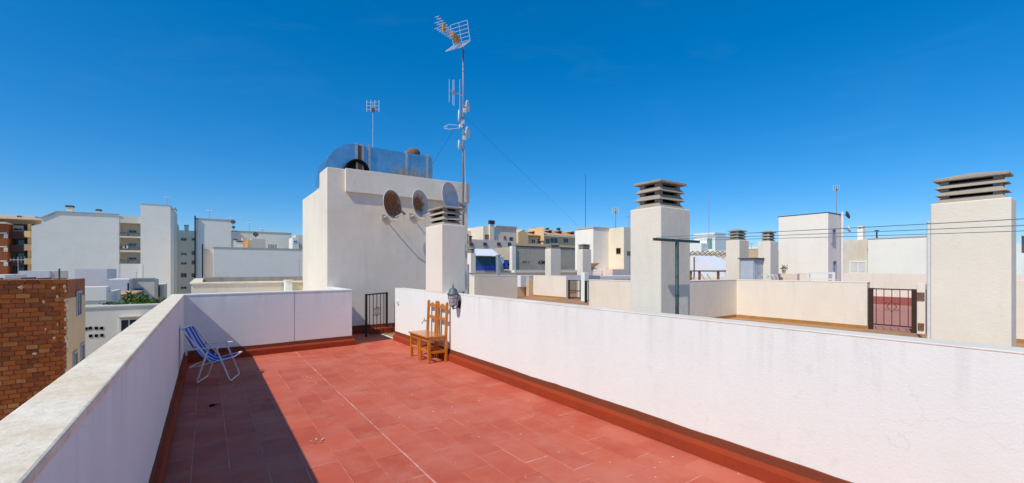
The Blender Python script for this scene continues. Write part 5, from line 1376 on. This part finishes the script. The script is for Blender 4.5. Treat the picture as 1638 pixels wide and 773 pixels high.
MB().tube([(pxm, y0t-.1, -.004), (pxm, y0t-.1, ZU(1347, 340, y0t))], .04, 8).build('pole', M_WHT, t)
for u, v, R_, mt in ((1351.5, 346, .16, M_DGREY), (1353, 368, .14, M_PLW)):
    p_ = Vector((X(u, y0t-.1), y0t-.15, ZU(u, v, y0t)))
    MB().lathe([(R_, .05), (R_*.6, .015), (.01, 0)], 16).xf(Matrix.Translation(p_) @ Matrix.Rotation(1.2, 4, 'X') @ Matrix.Rotation(.6, 4, 'Y')).build('dish', mt, t, smooth=True)
    MB().tube([p_, (pxm, y0t-.1, p_.z)], .015, 6).build('bracket_arm', M_GALV, t)
MB().tube([(pxm+.03, y0t-.1, ZU(1347, 384, y0t)), (pxm+.02, y0t-.12, ZU(1347, 400, y0t)), (pxm-.01, y0t-.1, ZU(1347, 420, y0t)), (pxm, y0t-.1, ZU(1347, 436, y0t))], .02, 5).build('coax_cable', M_DARKW, t)
antenna('tall aerial pole with small dishes above the white stair block', 1338, y0t+1.0, 345, 298, 'cluster', .02, .22, zb=zt4)
# cream + white walls behind, to the right
t, y0f, y1f, z3 = blockx('cream house with wide roller shutter beyond the white stair block', 1336, 1388, 383, 31, 5, M_CREAMW)
fwin(t, Y(1385, 31), Z(436, 31, 9), Y(1361, 31), Z(420, 31, Y(1373, 31)), 31, M_BLIND, M_FARW, .95, .06, 'x')
yy = Y(1376, 32); zz = z3
t2 = thing('roof_flue', 'white flue with slotted cap on the cream house', 'chimney', (32, yy, z3))
bx(32, Y(1380.5, 32), z3, 32.4, Y(1371.5, 32), Z(366, 32, yy)).build('shaft', M_FARW, t2); bx(31.95, Y(1381, 32), Z(366, 32, yy)+.08, 32.45, Y(1371, 32), Z(363, 32, yy)+.05).build('cap', M_FARW2, t2)
for u in (1373, 1379): bx(32.05, Y(u+.8, 32), Z(366, 32, yy)+.001, 32.35, Y(u-.8, 32), Z(366, 32, yy)+.079).build('cap_leg', M_FARW, t2)
t, y0f, y1f, z3 = blockx('plain white block left of the broad chimney', 1388.3, 1487.5, 378.5, 30.5, 6, M_FARW, cope=.04)
blockx('white block showing right of the broad chimney', 1600, 1680, 404, 33, 6, M_WHITE)
blockx('bright distant wall right of the broad chimney', 1580, 1700, 388, 48, 6, M_WHITE)
t = thing('roof_post', 'dark square flue at the right picture edge', 'chimney', (34, Y(1637, 34), 0)); bx(34, Y(1642, 34), -.05, 34.5, Y(1634, 34), Z(378, 34, Y(1637, 34))).build('shaft', M_DGREY, t); bx(33.95, Y(1643, 34), Z(378, 34, Y(1637, 34))+.001, 34.55, Y(1633, 34), Z(376, 34, Y(1637, 34))).build('cap', M_CONC, t)
t = thing('roof_post', 'thin dark pipe on the plain white block', 'pole', (31, Y(1402.5, 31), z3)); MB().tube([(31, Y(1402.5, 31), z3-.1), (31, Y(1402.5, 31), Z(369, 31, Y(1402.5, 31)))], .04, 6).build('pipe', M_DARKW, t)
MB().tube([(31, Y(1402.5, 31)-.1, Z(369, 31, Y(1402.5, 31))), (31, Y(1402.5, 31)+.1, Z(369, 31, Y(1402.5, 31)))], .03, 6).build('pipe_head', M_DARKW, t)
t = thing('roof_post', 'thin white pipes beside the broad chimney top left', 'pole', (12, Y(1485, 12), 0)); MB().tube([(12, Y(1485.5, 12), 0), (12, Y(1485.5, 12), Z(357, 12, Y(1485, 12)))], .03, 8).build('pipe', M_PLW, t)
MB().tube([(12, Y(1485.5, 12), Z(357, 12, 2.5)), (12, Y(1485.5, 12), Z(355, 12, 2.5))], .042, 8).build('pipe_cap', M_PLW, t)
# white railing before the stair block
t = thing('metal_railing', 'white two rail railing below the white stair block', 'railing', (17.5, Y(1315, 17.5), 0))
ya_, yb_ = Y(1293, 17.5), Y(1334, 17.5)
for v in (437, 447): MB().beam((17.5, ya_, Z(v, 17.5, yb_)), (17.5, yb_, Z(v, 17.5, yb_)), .04, .05).build('rail', M_WHT, t)
for y_ in (ya_, yb_): bx(17.47, y_-.04, -.004, 17.55, y_+.04, Z(435.5, 17.5, yb_)).build('rail_post', M_WHT, t)
wall('pale terrace wall left of the white railing', (17.6, Y(1293, 17.6)+.05, 17.8, Y(1277, 17.6)), M_NEIGH, Z(436.5, 17.6, 8))
